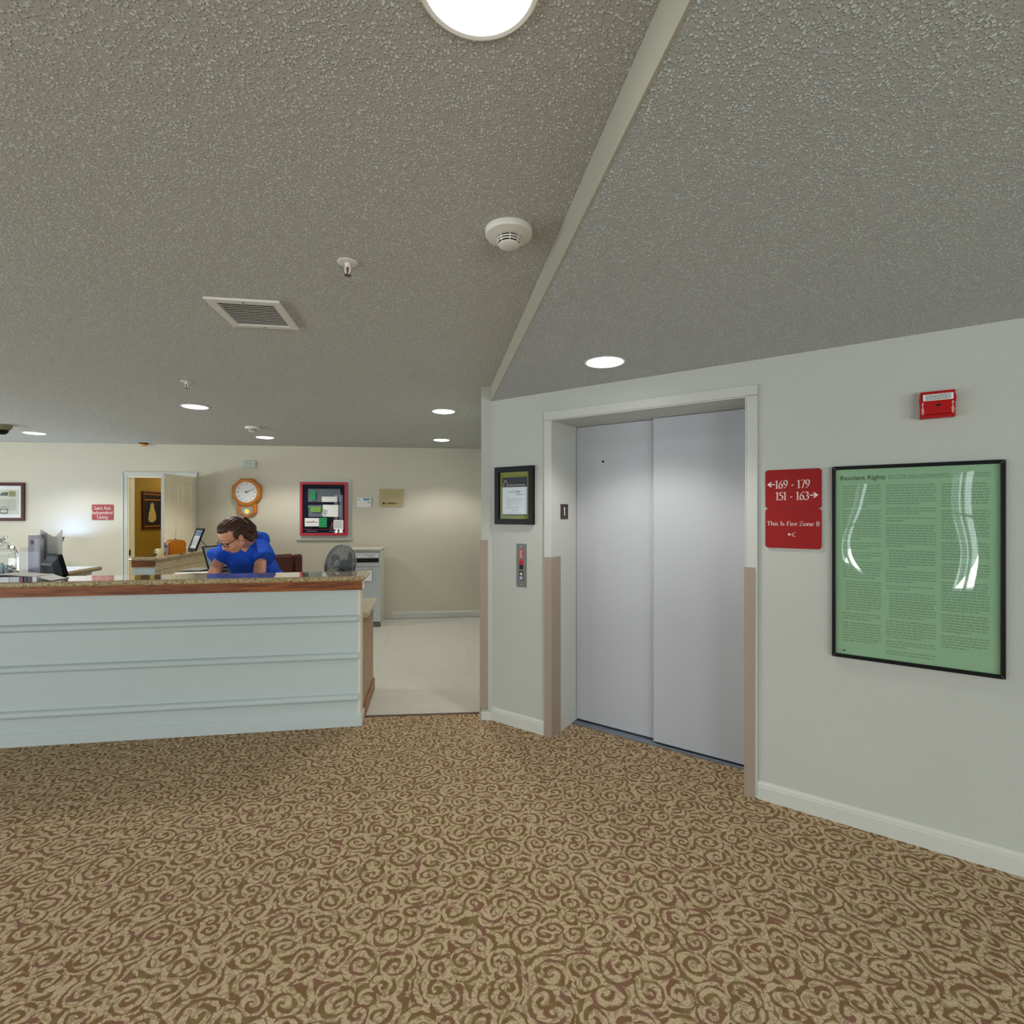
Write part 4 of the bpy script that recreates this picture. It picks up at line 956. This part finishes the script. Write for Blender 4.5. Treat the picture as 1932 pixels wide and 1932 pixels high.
sheet('magazine', [(uA-.1,-.034),(uB,-.034),(uB+.02,.10),(uA-.1,.10)], M['paper'], 'open white magazine with pink print on top of the booklets', 'magazine', CT+.0347, .002, lambda s: .001+.014*max(0, math.sin(s*PI*1.05))**2)
sheet('paper_sheet', [(uB+.014,-.03),(uC-.02,.0),(uC,.12),(uB+.014,.11)], M['paper'], 'loose white leaflet reaching right from under the magazine', 'paper', CT+.001, .002, lambda s: .028*(1-s)**1.5+.003)

# small monitor seen from behind
pm_ = ray(117, 1088, 3.62); mu, my = FC.uv(pm_)
mn = oncounter('monitor', mu, my, 'small black display seen from behind on the counter left of the office door', 'monitor', rz=math.radians(146))
tl = Matrix.Translation((0,0,.004)) @ Matrix.Rotation(math.radians(-14), 4, 'X')
MB().box(-.085, .085, -.005, .018, .0, .158).xf(tl).build('bezel', M['blackgloss'], mn, bevel=.004)
MB().prism([(.0182,.012),(.06,.012),(.07,.10),(.062,.112),(.04,.125),(.0182,.148)], -.075, .075, 'x').xf(tl).build('back_shell', plain('charcoal_shell', s2l(58,66,76), .3), mn, bevel=.004)
MB().box(-.072, .072, -.0065, -.0052, .016, .145).xf(tl).build('screen', M['screen'], mn)
MB().box(-.06, .06, .0, .085, 0, .006).build('foot', M['black'], mn)

# right end of the desk: fan
pf = ray(643, 1066, 4.22); fu, fy = FC.uv(pf)
fn = oncounter('desk_fan', fu, fy, 'grey round desk fan behind the right end of the counter', 'fan', rz=math.radians(-38), z=.775)
MB().lathe([(.1,0),(.1,.012),(.085,.022),(.03,.03),(.02,.04),(.018,.14)], 32, (0,.07,0)).build('base', M['fan'], fn, smooth=True)
Tf = Matrix.Translation((0,0,pf.z-.775)) @ Matrix.Rotation(math.radians(-12), 4, 'X')
Rf = .165
m = MB()
for r_, yy_ in ((Rf,0),(Rf*.985,-.02)): m.tube([(r_*math.cos(a), yy_, r_*math.sin(a)) for a in [2*PI*k/40 for k in range(40)]], .006, 6, True)
m.xf(Tf).build('guard_rim', M['fan'], fn, smooth=True)
m = MB()
for k in range(12):
    r_ = .035+.0105*k; yy_ = -.045+.025*(r_/Rf)**2
    m.tube([(r_*math.cos(a), yy_, r_*math.sin(a)) for a in [2*PI*i/32 for i in range(32)]], .0030, 4, True)
for k in range(16):
    a = 2*PI*k/16; m.tube([(.034*math.cos(a),-.044,.034*math.sin(a)),(.1*math.cos(a),-.036,.1*math.sin(a)),(Rf*math.cos(a),-.018,Rf*math.sin(a))], .0022, 4)
o = m.xf(Tf).build('front_grille', M['fan'], fn, smooth=True); tag(o, kind='stuff')
m = MB()
for k in range(30):
    a = 2*PI*k/30; m.tube([(.05*math.cos(a),.07,.05*math.sin(a)),(.12*math.cos(a),.06,.12*math.sin(a)),(Rf*math.cos(a),.002,Rf*math.sin(a))], .002, 4)
o = m.xf(Tf).build('rear_grille', M['fan'], fn, smooth=True); tag(o, kind='stuff')
for k in range(3):
    a0 = 2*PI*k/3+.3; vs = []; n = 8
    for i in range(n+1):
        r_ = .03+.115*i/n; wd = .55*(.35+.65*math.sin(PI*min(1,(i/n)*.85+.1)))
        for s in (-1, 1):
            a = a0+s*wd+.5*i/n; vs += [(r_*math.cos(a), s*.012+.012, r_*math.sin(a)), (r_*math.cos(a), s*.012+.0145, r_*math.sin(a))]
    fs = []
    for i in range(n):
        q = 4*i; fs += [(q,q+2,q+6,q+4),(q+1,q+5,q+7,q+3),(q,q+4,q+5,q+1),(q+2,q+3,q+7,q+6)]
    fs += [(0,1,3,2),(4*n,4*n+2,4*n+3,4*n+1)]
    MB().add(vs, fs).xf(Tf).build('blade', M['fandark'], fn)
MB().lathe([(0,-.052),(.026,-.050),(.034,-.046),(.034,-.042)], 24, axis='y').xf(Tf).build('badge', M['fan'], fn, smooth=True)
MB().box(-.004, .004, -.0535, -.0505, -.018, .018).xf(Tf @ Matrix.Rotation(.6, 4, 'Y')).build('badge_mark', M['alu'], fn)
MB().lathe([(.05,.03),(.052,.075),(.045,.11),(.02,.125),(0,.127)], 24, axis='y').xf(Tf).build('motor', M['fandark'], fn, smooth=True)

# ------------------------------------------------------------------ on the far return
RT = 1.068
def onreturn(name, px, py, Y, label, cat, rz=0, z=RT, group=None):
    p = ray(px, py, Y); return empty(name, (p.x, p.y, z), FC.ang+rz, label, cat, group)
rb = onreturn('wooden_radio', 331, 1040, 5.62, 'small honey wooden radio with rounded top on the far return counter', 'radio', rz=math.radians(-50))
hw = .08; hd = .08; hh = .150
dep = [(-hd,0),(hd,0)]+[(hd*math.copysign(abs(math.cos(a))**.6, math.cos(a)), hh-.055+.055*abs(math.sin(a))**.8) for a in [PI*k/14 for k in range(15)]]
MB().prism(dep, -hw, hw, 'x').build('case', M['honey'], rb, bevel=.002)
for x in (-hw, hw-.016): MB().box(x, x+.016, -hd-.008, -hd+.006, 0, hh*.78).build('edge_moulding', M['oak'], rb, bevel=.002)
MB().box(-hw+.02, hw-.012, -hd-.004, -hd+.002, .012, hh*.66).build('speaker_cloth', plain('mauve_cloth', s2l(128,104,116), .8), rb)
MB().lathe([(.012,-hd-.014),(.012,-hd-.0042)], 12, (0,0,hh*.52), 'y').build('dial_knob', M['black'], rb)
MB().tube([(-.02,0,hh),(-.015,0,hh+.008),(.015,0,hh+.008),(.02,0,hh)], .003, 6).build('handle', M['black'], rb)
MB().tube([(-hw,.02,.1),(-hw+.005,.02,.16),(-hw+.04,.02,.30)], .0012, 5).build('antenna', M['steel'], rb)
cu_ = onreturn('coffee_cup', 302.5, 1044, 5.42, 'small cream cup half hidden by the door edge on the return counter', 'cup')
MB().lathe([(0,.0),(.028,.0),(.036,.03),(.038,.065),(.035,.065),(.033,.03),(0,.006)], 24).build('bowl', plain('cream_china', s2l(222,218,170), .3), cu_, smooth=True)
MB().tube([(-.034,0,.055),(-.055,0,.05),(-.058,0,.03),(-.036,0,.02)], .005, 8).build('handle', M['white'], cu_, smooth=True)
pf_ = onreturn('easel_frame', 362, 1038, 5.95, 'black framed notice standing tilted on the far return counter', 'frame', rz=math.radians(-50))
Tl = Matrix.Translation((0,0,.002)) @ Matrix.Rotation(math.radians(-20), 4, 'X')
w_, h_ = .125, .275
MB().ring([(-w_,0),(w_,0),(w_,h_),(-w_,h_)], [(-w_+.022,.03),(w_-.022,.03),(w_-.022,h_-.03),(-w_+.022,h_-.03)], -.008, .008).xf(Tl).build('frame', M['blackgloss'], pf_)
MB().box(-w_+.022, w_-.022, -.002, .004, .03, h_-.03).xf(Tl).build('sheet', M['paper'], pf_)
MB().box(-w_+.03, w_-.03, -.0026, -.002, h_-.095, h_-.035).xf(Tl).build('blue_header', plain('blue_header', s2l(96,132,180), .7), pf_)
MB().box(-.01, .018, -.0032, -.0026, h_-.095, h_-.035).xf(Tl).build('ochre_figure', plain('ochre_print', s2l(176,140,96), .7), pf_)
m = MB()
for k in range(8): words(m, -w_+.05, w_-.03, h_-.115-.013*k, .005, -.0026, rnd)
m.xf(Tl).build('print', M['tinypr'], pf_)
MB().add([(-w_+.026,-.0026,.05),(-w_+.05,-.0026,.05),(-w_+.07,-.0026,.13),(-w_+.05,-.0026,.14)], [(0,1,2,3)]).xf(Tl).build('blue_figure', plain('slate_print', s2l(110,128,150), .7), pf_)
MB().tube([(.0,.062,.16),(.0,.19,.004)], .004, 6).build('easel_leg', M['hinge'], pf_)

# laptop facing away to the right, and papers beside it
DZ = .9245
lp = Vector((-3.02, 5.10, DZ))
lt_ = empty('laptop', lp, FC.ang+math.radians(90-16), 'open laptop with grey screen beside the woman', 'laptop')
T1 = Matrix.Translation((0,.0,.016)) @ Matrix.Rotation(math.radians(-17), 4, 'X')
MB().box(0, .36, -.002, .010, 0, .245).xf(T1).build('lid', M['blackgloss'], lt_, bevel=.002)
MB().box(.012, .348, -.0035, -.0021, .014, .233).xf(T1).build('screen', M['screen'], lt_)
MB().box(0, .36, -.245, .004, .001, .015).build('keyboard_base', M['black'], lt_, bevel=.002)
m = MB()
for i in range(13):
    for k in range(5): m.box(.02+i*.025, .041+i*.025, -.10-k*.021+.0, -.083-k*.021, .0151, .017)
o = m.build('keys', M['hinge'], lt_); tag(o, kind='stuff')
def deskpaper(px, py, Y, label, w_, d_, rz, mat, dz, name='paper_sheet'):
    p = ray(px, py, Y); t = empty(name, (p.x, p.y, DZ+dz), FC.ang+rz, label, 'paper', 'papers on the far desk')
    MB().box(-w_/2, w_/2, -d_/2, d_/2, 0, .002).build('sheet', mat, t); return t
deskpaper(352, 1083, 4.98, 'white sheet at the near corner of the far desk', .2, .15, .25, M['paper'], .001)
deskpaper(380, 1081, 5.0, 'white sheet with pink edge beside the laptop', .18, .13, -.15, M['paper'], .0035)
t = deskpaper(372, 1074, 5.28, 'silver grey folder lying behind the white sheets', .23, .26, -.2, plain('silver_folder', s2l(168,172,168), .4), .006, 'folder')
t = deskpaper(393, 1081.5, 4.98, 'narrow pink slip lying near the laptop', .06, .03, 0, plain('pink_slip', s2l(226,130,160), .7), .0062, 'paper_slip')

# uplight against the wall, hidden behind the printed sheet
up_ = FB.survey(106, 1012, -.28); pl = FB.p(up_[0], -.28, 0)
fl_ = empty('floor_lamp', pl, FB.ang, 'slim floor uplighter glowing on the wall behind the printed sheet', 'lamp')
MB().lathe([(.13,0),(.13,.02),(.02,.03),(.012,.04),(.012,1.08)], 24).build('pole', M['steel'], fl_, smooth=True)
MB().lathe([(.012,1.08),(.05,1.09),(.085,1.20),(.082,1.20),(.047,1.095),(0,1.09)], 32, cap=False).build('bowl_shade', M['steel'], fl_, smooth=True)
MB().ball((0,0,1.15), .028).build('bulb', plain('lit_bulb', (1,1,1,1), emit=((.7,.82,1,1), 8)), fl_, smooth=True)
l = bpy.data.lights.new('uplight_lamp', 'POINT'); l.energy = 7; l.color = (.30, .48, 1); l.shadow_soft_size = .03
lo = bpy.data.objects.new('uplight_lamp', l); lo.location = (0,0,1.185); lo.parent = fl_; COL.objects.link(lo)
l = bpy.data.lights.new('office_lamp', 'POINT'); l.energy = 22; l.color = (1, .88, .66); l.shadow_soft_size = .15
lo = bpy.data.objects.new('office_lamp', l); lo.location = (-4.7, 8.4, 2.2); COL.objects.link(lo)

# office chair behind the woman
pc = ray(534, 1075, 5.42)
ch = empty('office_chair', (pc.x, pc.y, 0), FC.ang+math.radians(36), 'brown leather office chair behind the woman', 'chair')
MB().box(-.15, .10, -.045, .035, .58, 1.075).build('backrest', M['leather'], ch, bevel=.03, seg=3)
MB().box(.108, .19, -.055, .04, .62, 1.068).build('back_wing', M['leather'], ch, bevel=.025, seg=3)
MB().box(-.238, -.158, -.055, .04, .62, 1.068).build('back_wing', M['leather'], ch, bevel=.025, seg=3)
MB().box(-.24, .2, -.52, -.06, .44, .54).build('seat', M['leather'], ch, bevel=.03, seg=3)
MB().tube([(-.02,.02,.62),(-.02,.03,.45),(-.02,-.12,.42)], .025, 8).build('back_bracket', M['black'], ch)
MB().lathe([(.03,.08),(.03,.3),(.02,.3),(.02,.44)], 16, (-.02,-.28,0)).build('column', M['black'], ch, smooth=True)
for k in range(5):
    a = 2*PI*k/5+.3; c, s = math.cos(a), math.sin(a)
    MB().tube([(-.02,-.28,.11),(-.02+.15*c,-.28+.15*s,.1),(-.02+.29*c,-.28+.29*s,.075)], [.03,.025,.018], 8).build('base_arm', M['black'], ch)
    MB().lathe([(.03,-.02),(.03,.02)], 16, (-.02+.29*c,-.28+.29*s,.031), 'x').build('caster', M['black'], ch, smooth=True)
for sgn in (-.27, .23):
    MB().tube([(sgn,-.1,.5),(sgn,-.1,.68),(sgn,-.36,.69),(sgn,-.4,.5)], .018, 8).build('armrest', M['black'], ch, smooth=True)

# ------------------------------------------------------------------ the woman leaning over the desk
def solid(m, name, mat, parent, voxel, smooth=4, fac=.5):
    o = m.build(name+'_raw', None, None)
    md = o.modifiers.new('r', 'REMESH'); md.mode = 'VOXEL'; md.voxel_size = voxel; md.adaptivity = 0
    s = o.modifiers.new('s', 'SMOOTH'); s.factor = fac; s.iterations = smooth
    dg = bpy.context.evaluated_depsgraph_get(); me = bpy.data.meshes.new_from_object(o.evaluated_get(dg)); me.name = name
    bpy.data.objects.remove(o)
    for p in me.polygons: p.use_smooth = True
    return link(name, me, mat, parent)
HX, HY = -2.30, 4.74                       # hips over the feet
wo_ = empty('person', (HX, HY+.05, 0), 0, 'woman in royal blue scrubs and glasses bending over the desk behind the counter', 'person')
O = Vector((HX, HY+.05, 0))
def L(*p): return Vector(p)-O
yaw, pit, rol = math.radians(33), math.radians(38), math.radians(-6)
f0 = Vector((-math.sin(yaw), -math.cos(yaw), 0)); F_ = f0*math.cos(pit)+Vector((0,0,-math.sin(pit))); U_ = f0*math.sin(pit)+Vector((0,0,math.cos(pit)))
S_ = F_.cross(U_)*-1                        # her left
S2 = S_*math.cos(rol)+U_*math.sin(rol); U2 = U_*math.cos(rol)-S_*math.sin(rol); S_, U_ = S2, U2
HC = Vector((-2.235, 4.10, 1.328))          # head centre
RM = Matrix((( S_.x, F_.x, U_.x), (S_.y, F_.y, U_.y), (S_.z, F_.z, U_.z)))   # head axes: x her left, y forward, z crown
def H(x, y, z): return (HC + RM @ Vector((x, y, z))) - O
k = 1.06
body = MB()
body.ball(H(0,-.012*k,.03*k), (.078*k,.098*k,.092*k), RM)
body.ball(H(0,.02*k,-.035*k), (.064*k,.076*k,.085*k), RM)                   # face mass
body.ball(H(0,.048*k,-.088*k), (.036*k,.036*k,.030*k), RM)                  # chin
for s in (-1, 1):
    body.ball(H(s*.038*k,.058*k,-.045*k), (.028*k,.024*k,.030*k), RM)       # cheeks
    body.ball(H(s*.033*k,.076*k,.018*k), (.030*k,.012*k,.010*k), RM)        # brow
    body.ball(H(s*.079*k,-.008*k,-.012*k), (.009*k,.020*k,.033*k), RM)      # ears
    body.capsule(H(s*.05*k,.0,-.06*k), .026*k, H(s*.02*k,.045*k,-.092*k), .022*k)
body.capsule(H(0,.088*k,.004*k), .009*k, H(0,.106*k,-.036*k), .014*k)       # nose
for s in (-1, 1): body.ball(H(s*.011*k,.098*k,-.04*k), .009*k)
body.ball(H(0,.086*k,-.066*k), (.024*k,.012*k,.012*k), RM)                  # mouth
NK = L(-2.26, 4.36, 1.275)
body.capsule(H(0,-.035,-.05), .058, NK, .066)
LS, RS = L(-2.165, 4.44, 1.262), L(-2.475, 4.41, 1.20)
CH, HP = L(-2.285, 4.46, 1.17), L(HX, HY, .93)
body.capsule(LS+Vector((-.03,0,-.01)), .042, RS+Vector((.03,0,-.005)), .042); body.capsule(NK, .075, CH, .12); body.capsule(CH, .13, HP, .135)
LE, RE = L(-2.118, 4.30, 1.035), L(-2.475, 4.27, 1.03)
LW, RW = L(-2.085, 4.15, .848), L(-2.42, 4.13, .848)
for sh, el, wr, sg in ((LS,LE,LW,1), (RS,RE,RW,-1)):
    body.capsule(sh.lerp(el,.12), .046, el, .048); body.capsule(el, .049, (el+wr)/2, .042); body.capsule((el+wr)/2, .042, wr, .030)
    pa = wr+Vector((-.005*sg, -.05, -.036)); body.capsule(wr, .027, pa, .028)
    kn = [pa+Vector((.024*(i-1.5), -.035-(.006 if i in (1,2) else 0), .0)) for i in range(4)]
    for i, q in enumerate(kn):
        body.capsule(pa+Vector((.014*(i-1.5),-.005,0)), .014, q, .0105)
        ln = (.062,.072,.067,.052)[i if sg < 0 else 3-i]
        mid = q+Vector((.004*(i-1.5), -ln*.55, .004)); tip = q+Vector((.007*(i-1.5), -ln, -.006))
        body.capsule(q, .0095, mid, .0085); body.capsule(mid, .0085, tip, .0075)
    tb = pa+Vector((-.024*sg, .005, 0)); t2 = tb+Vector((-.028*sg, -.03, -.004))
    body.capsule(pa, .018, tb, .013); body.capsule(tb, .0125, t2, .0095); body.capsule(t2, .0095, t2+Vector((-.008*sg,-.026,-.002)), .008)
for s in (-1, 1):
    hj = L(HX+s*.085, HY+.01, .90); kn_ = L(HX+s*.09, HY-.02, .49); an = L(HX+s*.09, HY+.06, .09)
    body.capsule(hj, .085, kn_, .058); body.capsule(kn_, .056, an, .036); body.capsule(an, .034, an+Vector((0,-.15,-.055)), .03)
solid(body, 'body', M['skin'], wo_, .0048, 4)
# scrub top: one draped shell with open sleeves
top = MB()
top.capsule(L(-2.19,4.45,1.265), .078, L(-2.44,4.42,1.215), .074)
top.capsule(L(-2.225,4.44,1.275), .082, L(-2.29,4.47,1.13), .145); top.capsule(L(-2.29,4.47,1.13), .150, L(HX,HY-.02,.93), .160); top.capsule(L(HX,HY-.02,.93), .160, L(HX+.01,HY+.04,.80), .168)
top.capsule(L(-2.34,4.40,1.08), .10, L(-2.30,4.50,.92), .11); top.capsule(L(-2.36,4.385,1.20), .075, L(-2.20,4.39,1.21), .070)
top.capsule(L(-2.195,4.42,1.30), .052, L(-2.30,4.42,1.255), .06)
def frust(m, p0, r0, p1, r1): return m.tube([p0, p0.lerp(p1,.5), p1], [r0, (r0+r1)/2, r1], 20)
frust(top, LS+Vector((-.03,.0,.012)), .060, L(-2.092,4.335,1.118), .093); top.ball(LS+Vector((-.005,0,.0)), .066)
frust(top, RS+Vector((.04,.01,.02)), .060, L(-2.512,4.315,1.115), .088); top.ball(RS+Vector((.010,0,.0)), .066)
o = solid(top, 'scrub_top', M['scrub'], wo_, .007, 3)
# cloth folds as real relief
from mathutils import noise
for v in o.data.vertices:
    c = v.co; a = noise.noise(Vector((c.x*16, c.y*16, c.z*5)))*.012+noise.noise(Vector((c.x*8+c.z*11, c.y*8, 3)))*.012
    v.co += v.normal*a
tr = MB()
for s in (-1, 1):
    hj = L(HX+s*.085, HY+.01, .88); kn_ = L(HX+s*.09, HY-.02, .49); an = L(HX+s*.092, HY+.06, .10)
    frust(tr, hj, .115, kn_, .088); frust(tr, kn_, .09, an, .078); tr.ball(hj, .118); tr.ball(kn_, .088)
solid(tr, 'scrub_trousers', M['scrub'], wo_, .009, 3)
for s in (-1, 1):
    an = L(HX+s*.09, HY+.06, 0)
    sh = MB().ball((an.x, an.y-.06, .04), (.046,.13,.04)).ball((an.x, an.y+.02, .05), (.042,.055,.05)).box(an.x-.04, an.x+.04, an.y-.17, an.y+.06, .002, .02)
    solid(sh, 'shoe', M['white'], wo_, .007, 3)
# hair drawn back into a low tail
hr = MB()
hr.ball(H(0,-.036*k,.045*k), (.085*k,.095*k,.088*k), RM, 32, 20)
hr.ball(H(0,.0*k,.084*k), (.066*k,.070*k,.046*k), RM)
for s in (-1, 1): hr.ball(H(s*.052*k,-.02*k,.025*k), (.034*k,.060*k,.055*k), RM)
hr.ball(H(.02,-.118*k,.04*k), (.034,.034,.04), RM)
hr.capsule(H(.02,-.13*k,.045*k), .032, H(.055,-.135*k,-.02), .030); hr.capsule(H(.055,-.135*k,-.02), .030, H(.07,-.11*k,-.10), .016)
hr.ball(H(.045,-.105*k,.0*k), (.034,.03,.05), RM); hr.capsule(H(.058*k,-.055*k,-.01*k), .030, H(.062*k,-.075*k,-.085*k), .026)
o = solid(hr, 'hair', M['hair'], wo_, .006, 3)
for v in o.data.vertices:
    q = RM.transposed() @ (v.co+O-HC); a = math.atan2(q.x, q.z-.03)
    v.co += v.normal*(.0022*math.sin(a*26+q.y*8)+.0015*math.sin(a*55))
MB().tube([H(.02+.040*math.cos(a), -.122*k+.012*math.sin(a), .045*k+.040*math.sin(a)) for a in [2*PI*i/20 for i in range(20)]], .005, 6, True).build('hair_band', plain('tan_band', s2l(150,120,100), .7), wo_, smooth=True)
# glasses
gm = MB()
for s in (-1, 1):
    gm.tube([H(s*.036*k+.027*k*math.copysign(abs(math.cos(a))**.7, math.cos(a)), .101*k-.010*abs(s*.036+.027*math.cos(a))*4*k, -.004*k+.017*k*math.copysign(abs(math.sin(a))**.7, math.sin(a))) for a in [2*PI*i/20 for i in range(20)]], .0024, 6, True)
    gm.tube([H(s*.063*k,.096*k,.004*k), H(s*.080*k,.06*k,.006*k), H(s*.083*k,.0,.006*k), H(s*.081*k,-.018*k,-.008*k)], .0026, 6)
gm.tube([H(-.009*k,.104*k,.002*k), H(0,.107*k,.005*k), H(.009*k,.104*k,.002*k)], .0024, 6)
gm.build('glasses', M['blackgloss'], wo_, smooth=True)
for s in (-1, 1):
    MB().ball(H(s*.034*k,.080*k,-.006*k), (.013*k,.006*k,.004*k), RM, 12, 8).build('eyelashes', M['hair'], wo_, smooth=True)
    MB().tube([H(s*.016*k,.088*k,.026*k), H(s*.034*k,.086*k,.029*k), H(s*.054*k,.072*k,.024*k)], .0020, 6).build('eyebrow', M['hair'], wo_, smooth=True)
MB().ball(H(0,.0955*k,-.063*k), (.019*k,.006*k,.0035*k), RM, 14, 8).ball(H(0,.0945*k,-.070*k), (.017*k,.006*k,.004*k), RM, 14, 8).build('lips', M['lip'], wo_, smooth=True)

for o in bpy.data.objects:                 # small print stays joined
    if o.parent and o.name.split('.')[0] in ('print', 'numerals', 'label_grid', 'red_line') and 'kind' not in o: o['kind'] = 'stuff'
